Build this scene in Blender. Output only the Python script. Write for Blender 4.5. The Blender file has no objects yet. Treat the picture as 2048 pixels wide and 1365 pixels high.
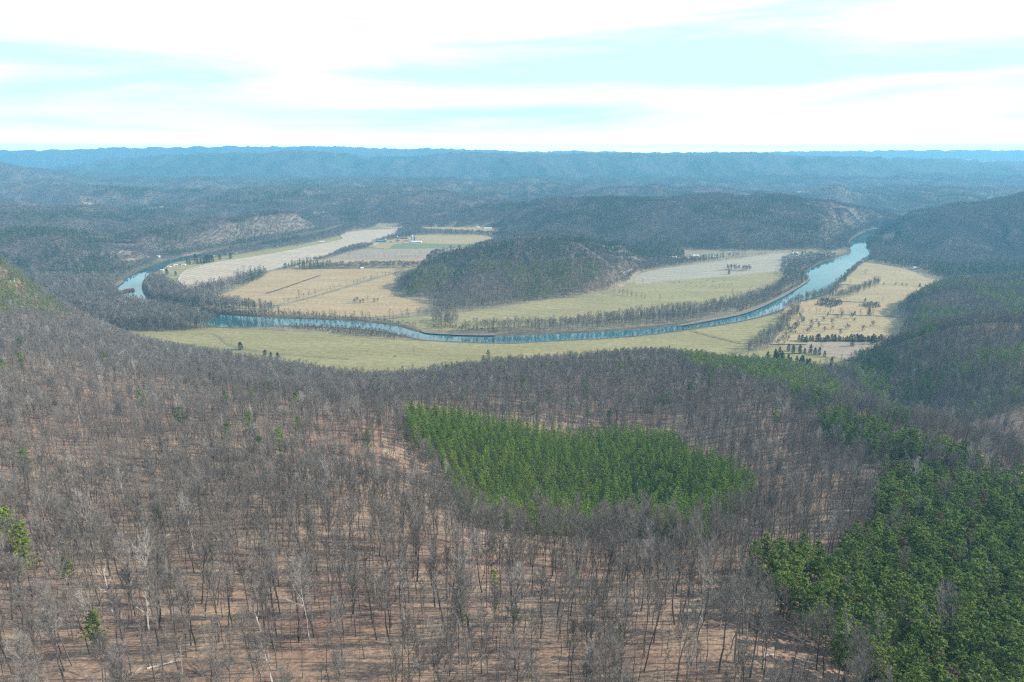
import bpy, math, random
import numpy as np

# ------------------------------------------------------------------ camera model (photo frame 2048 x 1365)
PIT = math.radians(15.4)
FP = 1365.0
CZ = 280.0
SP, CP = math.sin(PIT), math.cos(PIT)
TREES = True
rnd = random.Random(7)
rs = np.random.RandomState(11)


def slope(px, py):
    """x and z change per forward metre along the sight line of a point of the photo."""
    v = -(py - 682.5) / FP
    dy = CP + v * SP
    return ((px - 1024.0) / FP) / dy, (-SP + v * CP) / dy


def at(px, py, Y):
    sx, sz = slope(px, py)
    return (sx * Y, Y, CZ + sz * Y)


def flat(px, py, z=0.0):
    sx, sz = slope(px, py)
    Y = (z - CZ) / sz
    return (sx * Y, Y)


def project(x, y, z):
    d = y * CP - (z - CZ) * SP
    u = y * SP + (z - CZ) * CP
    d = np.maximum(d, 1e-3)
    return 1024 + FP * x / d, 682.5 - FP * u / d


# ------------------------------------------------------------------ noise
def _hash(ix, iy, seed):
    h = (ix.astype(np.int64) * 374761393 + iy.astype(np.int64) * 668265263 + seed * 974711) & 0xFFFFFFFF
    h = ((h ^ (h >> 13)) * 1274126177) & 0xFFFFFFFF
    return ((h ^ (h >> 16)) & 0xFFFF) / 65535.0


def vnoise(x, y, seed=0):
    ix, iy = np.floor(x), np.floor(y)
    fx, fy = x - ix, y - iy
    fx = fx * fx * fx * (fx * (fx * 6 - 15) + 10)
    fy = fy * fy * fy * (fy * (fy * 6 - 15) + 10)
    a, b = _hash(ix, iy, seed), _hash(ix + 1, iy, seed)
    c, d = _hash(ix, iy + 1, seed), _hash(ix + 1, iy + 1, seed)
    return (a * (1 - fx) + b * fx) * (1 - fy) + (c * (1 - fx) + d * fx) * fy


def fbm(x, y, octaves=4, seed=0, ridged=False):
    t = np.zeros_like(x)
    amp, tot = 1.0, 0.0
    for k in range(octaves):
        n = vnoise(x * 2 ** k + 17.3 * k, y * 2 ** k - 9.1 * k, seed + k)
        if ridged:
            n = 1 - np.abs(2 * n - 1)
        t += n * amp
        tot += amp
        amp *= 0.5
    return t / tot


def sstep(a, b, x):
    t = np.clip((x - a) / (b - a), 0, 1)
    return t * t * (3 - 2 * t)


# ------------------------------------------------------------------ terrain: near slopes from measured points
NEAR = []
for px, prof in {
    -150: [(1365, 140), (1100, 230), (900, 360), (780, 520), (700, 640), (600, 800), (500, 930), (470, 980)],
    0: [(1365, 140), (1200, 185), (1000, 295), (850, 430), (750, 560), (690, 680), (655, 760), (590, 880), (525, 960)],
    128: [(1365, 140), (1000, 300), (850, 440), (750, 590), (700, 700), (672, 790), (650, 880)],
    256: [(1365, 140), (1200, 188), (1000, 310), (850, 450), (760, 620), (715, 760), (695, 850)],
    512: [(1365, 140), (1180, 195), (1000, 318), (850, 480), (780, 640), (746, 800)],
    768: [(1365, 140), (1180, 195), (1040, 285), (1000, 320), (900, 420), (820, 560), (788, 680), (772, 780)],
    1024: [(1365, 140), (1180, 198), (1115, 240), (860, 540), (790, 660), (745, 780)],
    1280: [(1365, 140), (1200, 192), (1120, 242), (880, 540), (805, 660), (755, 760), (725, 845)],
    1536: [(1365, 140), (1200, 190), (1100, 245), (1050, 300), (975, 380), (905, 460), (855, 540), (790, 650), (740, 780)],
    1700: [(1365, 145), (1200, 196), (1060, 280), (960, 370), (880, 470), (830, 560)],
    1792: [(1365, 150), (1200, 200), (1100, 250), (1000, 320), (900, 420), (862, 480)],
    2048: [(1365, 150), (1200, 205), (1060, 280), (975, 370), (945, 410)],
    2300: [(1365, 155), (1200, 210), (1060, 290), (1010, 370), (990, 420)],
}.items():
    for py, Y in prof:
        NEAR.append(at(px, py, Y))
NEAR += [at(800, 1000, 370), at(1024, 1045, 372), at(1024, 945, 440), at(1280, 1050, 375), at(1280, 960, 450), at(1400, 1020, 360)]
# right hand hollow and the first hill behind it
NEAR += [at(1700, 795, 700), at(1700, 760, 790), at(1792, 835, 690), at(1792, 770, 780), at(1792, 715, 840), at(1810, 685, 870),
         at(1900, 850, 640), at(1900, 770, 710), at(1900, 700, 790), at(1925, 652, 860), at(2048, 920, 530), at(2048, 850, 575),
         at(2048, 760, 660), at(2048, 690, 750), at(2048, 648, 820), at(2300, 900, 540), at(2300, 740, 680), at(2300, 640, 830), (700, 960, 40), (560, 960, 8)]
NEAR += [(660, 1060, 15), (850, 1060, 35), (480, 1000, -5), (420, 960, -6)]
NEAR += [(*flat(*q), -7) for q in ((1600, 705), (1640, 725), (1660, 690), (1700, 690), (1740, 672), (1750, 645), (1700, 640), (1600, 650), (1740, 610), (1800, 600), (1560, 740))]
NEAR += [at(1729, 722, 885), at(1700, 748, 850)]
# valley floor beyond the slopes, ground under and behind the camera
for x in range(-700, 500, 150):
    NEAR += [(x, 1060, -12), (x, 1220, -14)]
NEAR += [(-520, 990, -8), (-400, 950, -6), (-300, 930, -8), (-150, 890, -8), (0, 900, -6), (150, 950, -8), (260, 990, -8), (360, 940, -6),
         (380, 880, -2), (420, 860, -2), (-700, 1130, 5), (-800, 1160, 20), (-640, 1080, 0), (-600, 1020, 0), (-950, 1180, 40)]
NEAR += [(0, 0, 172), (-100, -150, 175), (150, -150, 170), (300, 0, 165), (-300, 0, 175), (600, 100, 150), (-600, 100, 170), (0, 70, 163), (600, -200, 160), (-600, -200, 170)]
NEAR = np.array([p for p in NEAR], float)


def _tps():
    X = NEAR[:, :2] / 500.0
    n = len(X)
    d2 = ((X[:, None] - X[None]) ** 2).sum(-1)
    K = np.where(d2 > 0, d2 * np.log(np.maximum(d2, 1e-12)) * .5, 0) + np.eye(n) * 0.002
    A = np.zeros((n + 3, n + 3))
    A[:n, :n] = K
    A[:n, n] = A[n, :n] = 1
    A[:n, n + 1:] = X
    A[n + 1:, :n] = X.T
    b = np.zeros(n + 3)
    b[:n] = NEAR[:, 2]
    return X, np.linalg.solve(A, b)


TX, TW = _tps()


def near_h(x, y):
    X, Y = x / 500.0, y / 500.0
    out = TW[-3] + TW[-2] * X + TW[-1] * Y
    for (cx, cy), w in zip(TX, TW[:-3]):
        d2 = (X - cx) ** 2 + (Y - cy) ** 2
        out += w * d2 * np.log(np.maximum(d2, 1e-12)) * .5
    return out


# ------------------------------------------------------------------ terrain: hills given by their crest lines (px, py, distance, front width, back width)
TH = 13.0   # height of the wood on a crest
RIDGES = [
    # wooded hill in the river loop
    ([(800, 577, 1400, 55, 60), (830, 556, 1420, 90, 80), (856, 537, 1480, 140, 110), (897, 517, 1570, 220, 170), (935, 504, 1620, 290, 200), (979, 492, 1660, 350, 220), (1033, 479, 1680, 355, 250),
      (1110, 469, 1690, 355, 300), (1150, 476, 1690, 340, 300), (1200, 497, 1680, 300, 260), (1245, 512, 1690, 240, 200), (1282, 532, 1710, 120, 140)], TH),
    ([(985, 494, 1960, 60, 60), (1040, 472, 1970, 130, 130), (1100, 461, 2000, 250, 250), (1150, 465, 2000, 250, 250), (1220, 482, 1980, 220, 200), (1290, 498, 1950, 150, 150)], TH),
    # long wooded hill across the middle right
    ([(960, 440, 2700, 120, 400), (1040, 412, 2850, 380, 500), (1100, 401, 2850, 500, 600), (1200, 394, 2750, 640, 600), (1400, 391, 2650, 640, 700), (1550, 391, 2650, 620, 700),
      (1605, 399, 2620, 560, 600), (1645, 418, 2580, 420, 500), (1680, 445, 2540, 180, 300)], TH),
    # dark hill left of centre
    ([(380, 412, 3350, 400, 400), (480, 396, 3400, 500, 500), (560, 391, 3400, 620, 500), (700, 390, 3400, 620, 500), (850, 392, 3400, 620, 500), (960, 400, 3300, 520, 500), (1060, 408, 3300, 400, 500)], TH),
    # cliffs above the upper river
    ([(250, 480, 2010, 120, 200), (300, 460, 2060, 190, 250), (340, 451, 2110, 220, 300), (390, 447, 2160, 220, 300), (430, 436, 2220, 225, 300), (470, 440, 2280, 215, 300), (515, 428, 2340, 225, 300), (580, 424, 2450, 215, 300), (615, 446, 2470, 110, 200)], TH),
    ([(-200, 440, 1900, 400, 500), (0, 457, 1860, 240, 400), (90, 463, 1850, 230, 300), (150, 477, 1830, 210, 250), (210, 499, 1810, 150, 200), (268, 524, 1800, 70, 120)], TH),
    ([(-100, 430, 2600, 400, 500), (60, 432, 2600, 350, 400), (200, 432, 2700, 300, 400), (330, 428, 2800, 250, 300)], TH),
    # right hand hills
    ([(1770, 660, 1160, 40, 60), (1796, 624, 1180, 100, 120), (1843, 594, 1200, 150, 180), (1919, 571, 1230, 190, 250), (2048, 563, 1260, 230, 250), (2350, 550, 1260, 250, 250)], TH),
    ([(1772, 505, 2010, 60, 100), (1800, 476, 2150, 230, 300), (1881, 446, 2200, 360, 400), (1957, 419, 2250, 440, 500), (2048, 398, 2250, 500, 600), (2350, 345, 2300, 600, 700)], TH),
    # left distance
    ([(-300, 318, 5000, 900, 900), (0, 330, 5200, 900, 900), (60, 341, 5300, 800, 800), (130, 356, 5300, 600, 600)], 8),
    ([(-100, 385, 4000, 500, 600), (100, 384, 4100, 400, 500), (250, 380, 4200, 350, 500), (350, 384, 4200, 300, 400)], 8),
    ([(280, 360, 5600, 500, 600), (450, 362, 5700, 500, 600), (600, 366, 5700, 400, 600)], 4),
    # the long far ridge
    ([(150, 345, 9000, 800, 1500), (240, 322, 8800, 1300, 2000), (300, 314, 8600, 1400, 2500), (450, 310, 8400, 1500, 2500), (600, 308, 8200, 1500, 2500), (650, 314, 8500, 1300, 2500), (720, 320, 9000, 1200, 2500),
      (790, 321, 8900, 1200, 2500), (850, 314, 8300, 1500, 2500), (930, 310, 8000, 1700, 2500), (1100, 311, 7900, 2100, 3000), (1300, 310, 7900, 2400, 4000), (1480, 310, 7900, 2600, 6000),
      (1600, 317, 8000, 2800, 9000), (1800, 324, 8200, 2900, 9000), (2048, 331, 8400, 3000, 9000), (2400, 336, 8600, 3000, 9000)], 0),
    ([(620, 340, 7600, 500, 900), (650, 322, 8100, 600, 900)], 0),
    ([(830, 345, 7100, 400, 900), (880, 322, 7700, 600, 900)], 0),
    # mountains on the horizon
    ([(-400, 303, 12000, 900, 450), (0, 303, 12000, 900, 450), (150, 299, 12000, 900, 450), (250, 297, 12000, 900, 450), (380, 295, 12000, 900, 450), (470, 292.5, 12000, 900, 450), (530, 296, 12000, 900, 450),
      (600, 301, 12100, 900, 450), (730, 302, 12200, 900, 450), (880, 298, 12300, 900, 450), (960, 300, 12400, 900, 450), (1030, 305, 12400, 900, 450)], 0),
    ([(480, 300, 13200, 900, 450), (560, 294, 13200, 900, 450), (680, 294, 13200, 900, 450), (760, 298, 13300, 900, 450), (900, 302, 13300, 900, 450), (1080, 304.5, 13300, 900, 450), (1180, 303, 13300, 900, 450), (1250, 306, 13300, 900, 450),
      (1500, 306, 13300, 900, 450), (1640, 303.5, 13200, 900, 450), (1690, 302.5, 13200, 900, 450), (1780, 303.5, 13200, 900, 450), (1860, 306, 13200, 900, 450)], 0),
    ([(1800, 303, 13400, 900, 450), (1960, 301, 13400, 900, 450), (2100, 303, 13400, 900, 450), (2500, 303, 13400, 900, 450)], 0),
]
RW = []
for crest, tree in RIDGES:
    pts = []
    for px, py, Y, wf, wb in crest:
        p = at(px, py, Y)
        pts.append((p[0], p[1], p[2] - tree, wf, wb))
    RW.append(np.array(pts))


def ridge_h(x, y, R):
    best = np.full(x.shape, 1e18)
    val = np.zeros(x.shape)
    for a, b in zip(R[:-1], R[1:]):
        dx, dy = b[0] - a[0], b[1] - a[1]
        L2 = dx * dx + dy * dy
        t = np.clip(((x - a[0]) * dx + (y - a[1]) * dy) / L2, 0, 1)
        qx, qy = a[0] + t * dx, a[1] + t * dy
        d = np.hypot(x - qx, y - qy)
        behind = (y - qy) > 0
        w = np.where(behind, a[4] + t * (b[4] - a[4]), a[3] + t * (b[3] - a[3]))
        z = a[2] + t * (b[2] - a[2])
        u = d / w
        # blend widths smoothly round the ends
        m = u < best
        best = np.where(m, u, best)
        val = np.where(m, z, val)
    u = np.clip(best, 0, 1)
    return val * ((1 - u * u) ** 1.35 if R[0, 1] < 4500 else (0.5 + 0.5 * np.cos(math.pi * u)) ** 1.1)


# ------------------------------------------------------------------ river banks (photo points on the valley floor)
BANK_A = [(1752, 455), (1744, 459), (1726, 465), (1708, 474), (1699, 482), (1696, 492), (1702, 505), (1677, 514), (1648, 523), (1624, 535), (1611, 546), (1620, 557), (1607, 566), (1589, 578),
          (1560, 594), (1520, 613), (1480, 627), (1420, 639), (1360, 649), (1300, 656), (1193, 663), (1100, 668), (970, 671), (900, 668), (847, 666), (820, 659), (800, 652), (748, 645),
          (680, 640), (598, 637), (489, 632), (434, 628), (380, 618), (335, 611), (306, 606), (290, 592), (283, 572), (292, 553), (322, 537), (370, 520), (430, 507), (560, 484), (650, 468), (700, 452)]
BANK_B = [(1768, 458), (1758, 464), (1745, 474), (1733, 485), (1741, 494), (1742, 503), (1736, 516), (1712, 530), (1696, 545), (1680, 560), (1664, 578), (1640, 590), (1600, 601), (1575, 613),
          (1545, 624), (1500, 637), (1450, 646), (1400, 653), (1360, 659), (1329, 664), (1227, 674), (1124, 679), (1022, 685), (970, 684), (899, 681), (844, 678), (810, 670), (760, 661),
          (700, 655), (598, 650), (540, 651), (480, 653), (437, 653), (400, 645), (350, 630), (300, 620), (258, 610), (236, 590), (231, 572), (258, 551), (302, 532), (355, 515), (420, 503), (550, 480), (640, 464), (690, 448)]


def dens(pl, n):
    P = np.array(pl, float)
    s = np.r_[0, np.cumsum(np.hypot(*np.diff(P, axis=0).T))]
    s /= s[-1]
    t = np.linspace(0, 1, n)
    out = []
    for tt in t:
        k = min(max(np.searchsorted(s, tt) - 1, 0), len(P) - 2)
        u = (tt - s[k]) / max(s[k + 1] - s[k], 1e-9)
        p0, p1, p2, p3 = P[max(k - 1, 0)], P[k], P[k + 1], P[min(k + 2, len(P) - 1)]
        out.append(.5 * ((2 * p1) + (-p0 + p2) * u + (2 * p0 - 5 * p1 + 4 * p2 - p3) * u * u + (-p0 + 3 * p1 - 3 * p2 + p3) * u ** 3))
    return np.array(out)


bkA = dens([flat(*p) for p in BANK_A], 200)
bkB = dens([flat(*p) for p in BANK_B], 200)
RIVER = np.vstack([bkA, bkB[::-1]])


def inpoly(x, y, poly):
    P = np.asarray(poly, float)
    ins = np.zeros(x.shape, bool)
    x0, y0 = P[-1]
    for x1, y1 in P:
        c = ((y1 > y) != (y0 > y))
        if c.any():
            xi = (x0 - x1) * (y - y1) / ((y0 - y1) if y0 != y1 else 1e-9) + x1
            ins ^= c & (x < xi)
        x0, y0 = x1, y1
    return ins


def polydist(x, y, poly, closed=True):
    P = np.asarray(poly, float)
    Q = np.roll(P, -1, 0) if closed else P[1:]
    best = np.full(x.shape, 1e18)
    for a, b in zip(P, Q):
        dx, dy = b - a
        t = np.clip(((x - a[0]) * dx + (y - a[1]) * dy) / max(dx * dx + dy * dy, 1e-9), 0, 1)
        best = np.minimum(best, (x - a[0] - t * dx) ** 2 + (y - a[1] - t * dy) ** 2)
    return np.sqrt(best)


def height(x, y, carve=True):
    x = np.asarray(x, float)
    y = np.asarray(y, float)
    sh = x.shape
    x, y = x.ravel(), y.ravel()
    # domain warp gives the hills gullies and spurs
    far = sstep(2200, 6000, y)
    wx = (fbm(x / 260, y / 260, 3, 3) - .5) * (90 + 320 * far)
    wy = (fbm(x / 260 + 40, y / 260, 3, 5) - .5) * (60 + 260 * far)
    h = np.zeros(x.shape)
    for R in RW:
        pad = max(R[:, 3].max(), R[:, 4].max()) + 500
        m = (x > R[:, 0].min() - pad) & (x < R[:, 0].max() + pad) & (y > R[:, 1].min() - pad) & (y < R[:, 1].max() + pad)
        if m.any():
            r = np.zeros(x.shape)
            big = 7000 < R[0, 1] < 9500
            r[m] = ridge_h(x[m] + wx[m] * (.35 if not big else 1.4), y[m] + wy[m] * (0.3 if not big else 1.2), R)
            h = np.where(np.minimum(h, r) > 0, np.maximum(h, r) + np.minimum(h, r) * .08, np.maximum(h, r))
    # rolling country beyond the valley
    roll = fbm(x / 900 + 3.1, y / 700, 4, 21, True)
    amp = sstep(2700, 3600, y) * (1 - sstep(9500, 10500, y))
    amp = np.maximum(amp, sstep(-900, -1500, x + 0.0 * y) * sstep(2000, 2400, y))
    rz = np.maximum(roll - .41, 0) * 170 * amp
    for cx, cy, rr in CLEAR:
        rz *= sstep(rr * .6, rr * 1.4, np.hypot((x - cx), (y - cy)))
    h = np.maximum(h, rz) + .25 * np.minimum(h, rz)
    m = y < 1400
    if m.any():
        n = near_h(x[m], y[m])
        n = np.where(n < 0, 0, n)
        n *= 1 - sstep(1090, 1260, y[m] - np.maximum(0, -x[m] - 700) * .25)
        h[m] = np.maximum(h[m], n)
    # small relief on slopes only
    k = sstep(1.0, 25, h) * (1 + 1.2 * sstep(1500, 4000, y))
    h = h + k * ((fbm(x / 70, y / 70, 3, 31) - .5) * 7 + (fbm(x / 190, y / 190, 3, 41, True) - .6) * 24 * sstep(900, 1500, y))
    fr = sstep(5500, 7000, y) * (1 - sstep(12000, 15000, y))
    h = h + fr * sstep(20, 120, h) * (1 - .85 * sstep(200, 262, h)) * (fbm(x / 520, y / 1000, 3, 51, True) - .6) * 120
    h = np.maximum(h, 0)
    if FD is not None:
        h = h * sstep(0, 38, field_dist(x, y))
    if carve:
        m = (y > 950) & (y < 3200) & (np.abs(x) < 2600)
        if m.any():
            xx, yy = x[m], y[m]
            ins = inpoly(xx, yy, RIVER)
            d = polydist(xx, yy, RIVER[::2])
            sd = np.where(ins, d, -d)
            hh = h[m]
            f = sstep(30, 90, -sd)
            hh = np.where(sd < 0, hh * f + np.minimum(hh, 2.5) * (1 - f), hh * 0)
            cut = sstep(-7, 9, sd) * 3.2
            h[m] = hh - cut
    return h.reshape(sh)


FD = None


def field_grid():
    global FD
    gx, gy = np.arange(-1700, 2000, 5.0), np.arange(900, 2700, 5.0)
    X, Y = np.meshgrid(gx, gy)
    x, y = X.ravel(), Y.ravel()
    best = np.full(x.shape, 200.0)
    for (lab, mt, pl), P in zip(FIELDS, FIELD_XY):
        if 'near green' in lab or 'lowest green' in lab or P[:, 1].min() > 2650:
            continue
        m = (x > P[:, 0].min() - 100) & (x < P[:, 0].max() + 100) & (y > P[:, 1].min() - 100) & (y < P[:, 1].max() + 100)
        d = polydist(x[m], y[m], P)
        d[inpoly(x[m], y[m], P)] = 0
        best[m] = np.minimum(best[m], d)
    FD = (gx[0], gy[0], 5.0, best.reshape(X.shape))


def field_dist(x, y):
    x0, y0, st, G = FD
    u, v = (x - x0) / st, (y - y0) / st
    out = (u < 0) | (v < 0) | (u > G.shape[1] - 2) | (v > G.shape[0] - 2)
    u, v = np.clip(u, 0, G.shape[1] - 2.001), np.clip(v, 0, G.shape[0] - 2.001)
    i, j = u.astype(int), v.astype(int)
    fu, fv = u - i, v - j
    r = (G[j, i] * (1 - fu) + G[j, i + 1] * fu) * (1 - fv) + (G[j + 1, i] * (1 - fu) + G[j + 1, i + 1] * fu) * fv
    return np.where(out, 200.0, r)


CLEAR = []
for q in ((250, 424, 420), (415, 395, 420), (1610, 389, 300), (820, 366, 500)):
    fx, fy = flat(q[0], q[1], 6)
    CLEAR.append((fx, fy, q[2]))


def hit(px, py, lift=0.0, y0=110, y1=12000):
    """where the sight line of a photo point meets the ground (raised by lift)."""
    sx, sz = slope(px, py)
    Y = np.exp(np.linspace(math.log(y0), math.log(y1), 900))
    g = CZ + sz * Y - (height(sx * Y, Y, False) + lift)
    k = np.argmax(g < 0)
    if g[k] >= 0:
        return sx * Y[-1], Y[-1]
    a, b = Y[max(k - 1, 0)], Y[k]
    for _ in range(2):
        Z = np.linspace(a, b, 12)
        g = CZ + sz * Z - (height(sx * Z, Z, False) + lift)
        j = max(int(np.argmax(g < 0)), 1)
        a, b = Z[j - 1], Z[j]
    return sx * b, b


# ------------------------------------------------------------------ scene helpers
scene = bpy.context.scene
col = scene.collection
COUNT = {}


def mesh_np(name, v, faces, mats=(), midx=None, smooth=False):
    """v (n,3); faces: list of (k,n) index arrays of tris / quads or python lists."""
    me = bpy.data.meshes.new(name)
    v = np.asarray(v, np.float32)
    me.vertices.add(len(v))
    me.vertices.foreach_set("co", v.ravel())
    arrs = [np.asarray(f, np.int32) for f in faces if len(f)]
    loops = np.concatenate([a.ravel() for a in arrs])
    sizes = np.concatenate([np.full(len(a), a.shape[1], np.int32) for a in arrs])
    starts = np.r_[0, np.cumsum(sizes)[:-1]].astype(np.int32)
    me.loops.add(len(loops))
    me.loops.foreach_set("vertex_index", loops)
    me.polygons.add(len(sizes))
    me.polygons.foreach_set("loop_start", starts)
    me.polygons.foreach_set("loop_total", sizes)
    if midx is not None:
        me.polygons.foreach_set("material_index", np.asarray(midx, np.int32))
    me.polygons.foreach_set("use_smooth", np.full(len(sizes), smooth))
    for m in mats:
        me.materials.append(m)
    me.update(calc_edges=True)
    me.validate()
    return me


def link(name, me, parent=None, **props):
    o = bpy.data.objects.new(name, me)
    col.objects.link(o)
    if parent is not None:
        o.parent = parent
    for k, val in props.items():
        o[k] = val
    return o


# ------------------------------------------------------------------ materials
def nodes_of(name):
    m = bpy.data.materials.new(name)
    m.use_nodes = True
    nt = m.node_tree
    b = nt.nodes["Principled BSDF"]
    return m, nt, b


def N(nt, kind, **kw):
    n = nt.nodes.new(kind)
    for k, v in kw.items():
        if k in n.inputs.keys():
            n.inputs[k].default_value = v
        else:
            setattr(n, k, v)
    return n


def plain(name, rgb, rough=.8, metal=0.0, vary=0.0, random_=0.0, bump=0.0, scale=3.0):
    m, nt, b = nodes_of(name)
    b.inputs['Roughness'].default_value = rough
    b.inputs['Metallic'].default_value = metal
    b.inputs['Base Color'].default_value = (*rgb, 1)
    tc = N(nt, 'ShaderNodeNewGeometry')
    no = N(nt, 'ShaderNodeTexNoise', Scale=scale)
    nt.links.new(tc.outputs['Position'], no.inputs['Vector'])
    src = no.outputs['Fac']
    mr = N(nt, 'ShaderNodeMapRange')
    mr.inputs['From Min'].default_value = .3
    mr.inputs['From Max'].default_value = .7
    mr.inputs['To Min'].default_value = 1 - vary
    mr.inputs['To Max'].default_value = 1 + vary
    nt.links.new(src, mr.inputs['Value'])
    fac = mr.outputs['Result']
    if random_:
        oi = N(nt, 'ShaderNodeObjectInfo')
        m2 = N(nt, 'ShaderNodeMapRange')
        m2.inputs['To Min'].default_value = 1 - random_
        m2.inputs['To Max'].default_value = 1 + random_
        nt.links.new(oi.outputs['Random'], m2.inputs['Value'])
        mm = N(nt, 'ShaderNodeMath', operation='MULTIPLY')
        nt.links.new(fac, mm.inputs[0])
        nt.links.new(m2.outputs['Result'], mm.inputs[1])
        fac = mm.outputs[0]
    hs = N(nt, 'ShaderNodeHueSaturation')
    hs.inputs['Color'].default_value = (*rgb, 1)
    nt.links.new(fac, hs.inputs['Value'])
    nt.links.new(hs.outputs['Color'], b.inputs['Base Color'])
    if bump:
        bp = N(nt, 'ShaderNodeBump', Strength=bump, Distance=1.0)
        nt.links.new(no.outputs['Fac'], bp.inputs['Height'])
        nt.links.new(bp.outputs['Normal'], b.inputs['Normal'])
    return m


def leafy(name, a, b_, c=None, rough=.7, thin=False):
    """foliage: colour differs from plant to plant between a and b_ (and a few of c)."""
    m, nt, b = nodes_of(name)
    b.inputs['Roughness'].default_value = rough
    b.inputs['Specular IOR Level'].default_value = .25
    oi = N(nt, 'ShaderNodeObjectInfo')
    ramp = N(nt, 'ShaderNodeValToRGB')
    e = ramp.color_ramp.elements
    e[0].color = (*a, 1)
    e[1].color = (*b_, 1)
    if c:
        e[1].position = .93
        k = e.new(.993)
        k.color = (*c, 1)
    nt.links.new(oi.outputs['Random'], ramp.inputs['Fac'])
    g = N(nt, 'ShaderNodeNewGeometry')
    no = N(nt, 'ShaderNodeTexNoise', Scale=.9, Detail=3.0)
    nt.links.new(g.outputs['Position'], no.inputs['Vector'])
    mr = N(nt, 'ShaderNodeMapRange')
    mr.inputs['From Min'].default_value = .3
    mr.inputs['From Max'].default_value = .7
    mr.inputs['To Min'].default_value = .7
    mr.inputs['To Max'].default_value = 1.3
    nt.links.new(no.outputs['Fac'], mr.inputs['Value'])
    hs = N(nt, 'ShaderNodeHueSaturation')
    nt.links.new(ramp.outputs['Color'], hs.inputs['Color'])
    nt.links.new(mr.outputs['Result'], hs.inputs['Value'])
    nt.links.new(hs.outputs['Color'], b.inputs['Base Color'])
    if thin:
        tr = N(nt, 'ShaderNodeBsdfTranslucent')
        nt.links.new(hs.outputs['Color'], tr.inputs['Color'])
        mxs = N(nt, 'ShaderNodeMixShader')
        mxs.inputs[0].default_value = .22
        out = nt.nodes['Material Output']
        nt.links.new(b.outputs[0], mxs.inputs[1])
        nt.links.new(tr.outputs[0], mxs.inputs[2])
        nt.links.new(mxs.outputs[0], out.inputs['Surface'])
    return m


def land_material():
    """ground: the colour attribute says what lies there, noise gives it grain."""
    m, nt, b = nodes_of('woodland_ground')
    b.inputs['Roughness'].default_value = .95
    b.inputs['Specular IOR Level'].default_value = .1
    at_ = N(nt, 'ShaderNodeAttribute', attribute_name='cover')
    g = N(nt, 'ShaderNodeNewGeometry')
    n1 = N(nt, 'ShaderNodeTexNoise', Scale=.9, Detail=6.0, Roughness=.7)
    n2 = N(nt, 'ShaderNodeTexNoise', Scale=.06, Detail=5.0, Roughness=.65)
    n3 = N(nt, 'ShaderNodeTexNoise', Scale=.012, Detail=8.0, Roughness=.75)
    for n in (n1, n2, n3):
        nt.links.new(g.outputs['Position'], n.inputs['Vector'])
    def mul(a, b2):
        x = N(nt, 'ShaderNodeMath', operation='MULTIPLY')
        nt.links.new(a, x.inputs[0])
        nt.links.new(b2, x.inputs[1])
        return x.outputs[0]
    def rng(s, lo, hi, a=.3, c=.7):
        x = N(nt, 'ShaderNodeMapRange')
        x.inputs['From Min'].default_value = a
        x.inputs['From Max'].default_value = c
        x.inputs['To Min'].default_value = lo
        x.inputs['To Max'].default_value = hi
        nt.links.new(s, x.inputs['Value'])
        return x.outputs['Result']
    f = mul(mul(rng(n1.outputs['Fac'], .45, 1.5), rng(n2.outputs['Fac'], .7, 1.25)), rng(n3.outputs['Fac'], .8, 1.2))
    hs = N(nt, 'ShaderNodeHueSaturation')
    nt.links.new(at_.outputs['Color'], hs.inputs['Color'])
    nt.links.new(f, hs.inputs['Value'])
    nt.links.new(rng(n2.outputs['Fac'], .485, .515), hs.inputs['Hue'])
    nt.links.new(hs.outputs['Color'], b.inputs['Base Color'])
    # canopy-scale bump where no single trees stand (far country)
    av = N(nt, 'ShaderNodeAttribute', attribute_name='rough_canopy')
    vo = N(nt, 'ShaderNodeTexVoronoi', Scale=.055)
    nt.links.new(g.outputs['Position'], vo.inputs['Vector'])
    n5 = N(nt, 'ShaderNodeTexNoise', Scale=.03, Detail=6.0, Roughness=.7)
    nt.links.new(g.outputs['Position'], n5.inputs['Vector'])
    ad = N(nt, 'ShaderNodeMath', operation='MULTIPLY_ADD')
    nt.links.new(vo.outputs['Distance'], ad.inputs[0])
    ad.inputs[1].default_value = -9.0
    m5 = N(nt, 'ShaderNodeMath', operation='MULTIPLY')
    nt.links.new(n5.outputs['Fac'], m5.inputs[0])
    m5.inputs[1].default_value = 26.0
    nt.links.new(m5.outputs[0], ad.inputs[2])
    hh = N(nt, 'ShaderNodeMath', operation='MULTIPLY')
    nt.links.new(ad.outputs[0], hh.inputs[0])
    nt.links.new(av.outputs['Fac'], hh.inputs[1])
    bp = N(nt, 'ShaderNodeBump', Strength=.9, Distance=1.0)
    nt.links.new(hh.outputs[0], bp.inputs['Height'])
    nt.links.new(bp.outputs['Normal'], b.inputs['Normal'])
    return m


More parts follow.
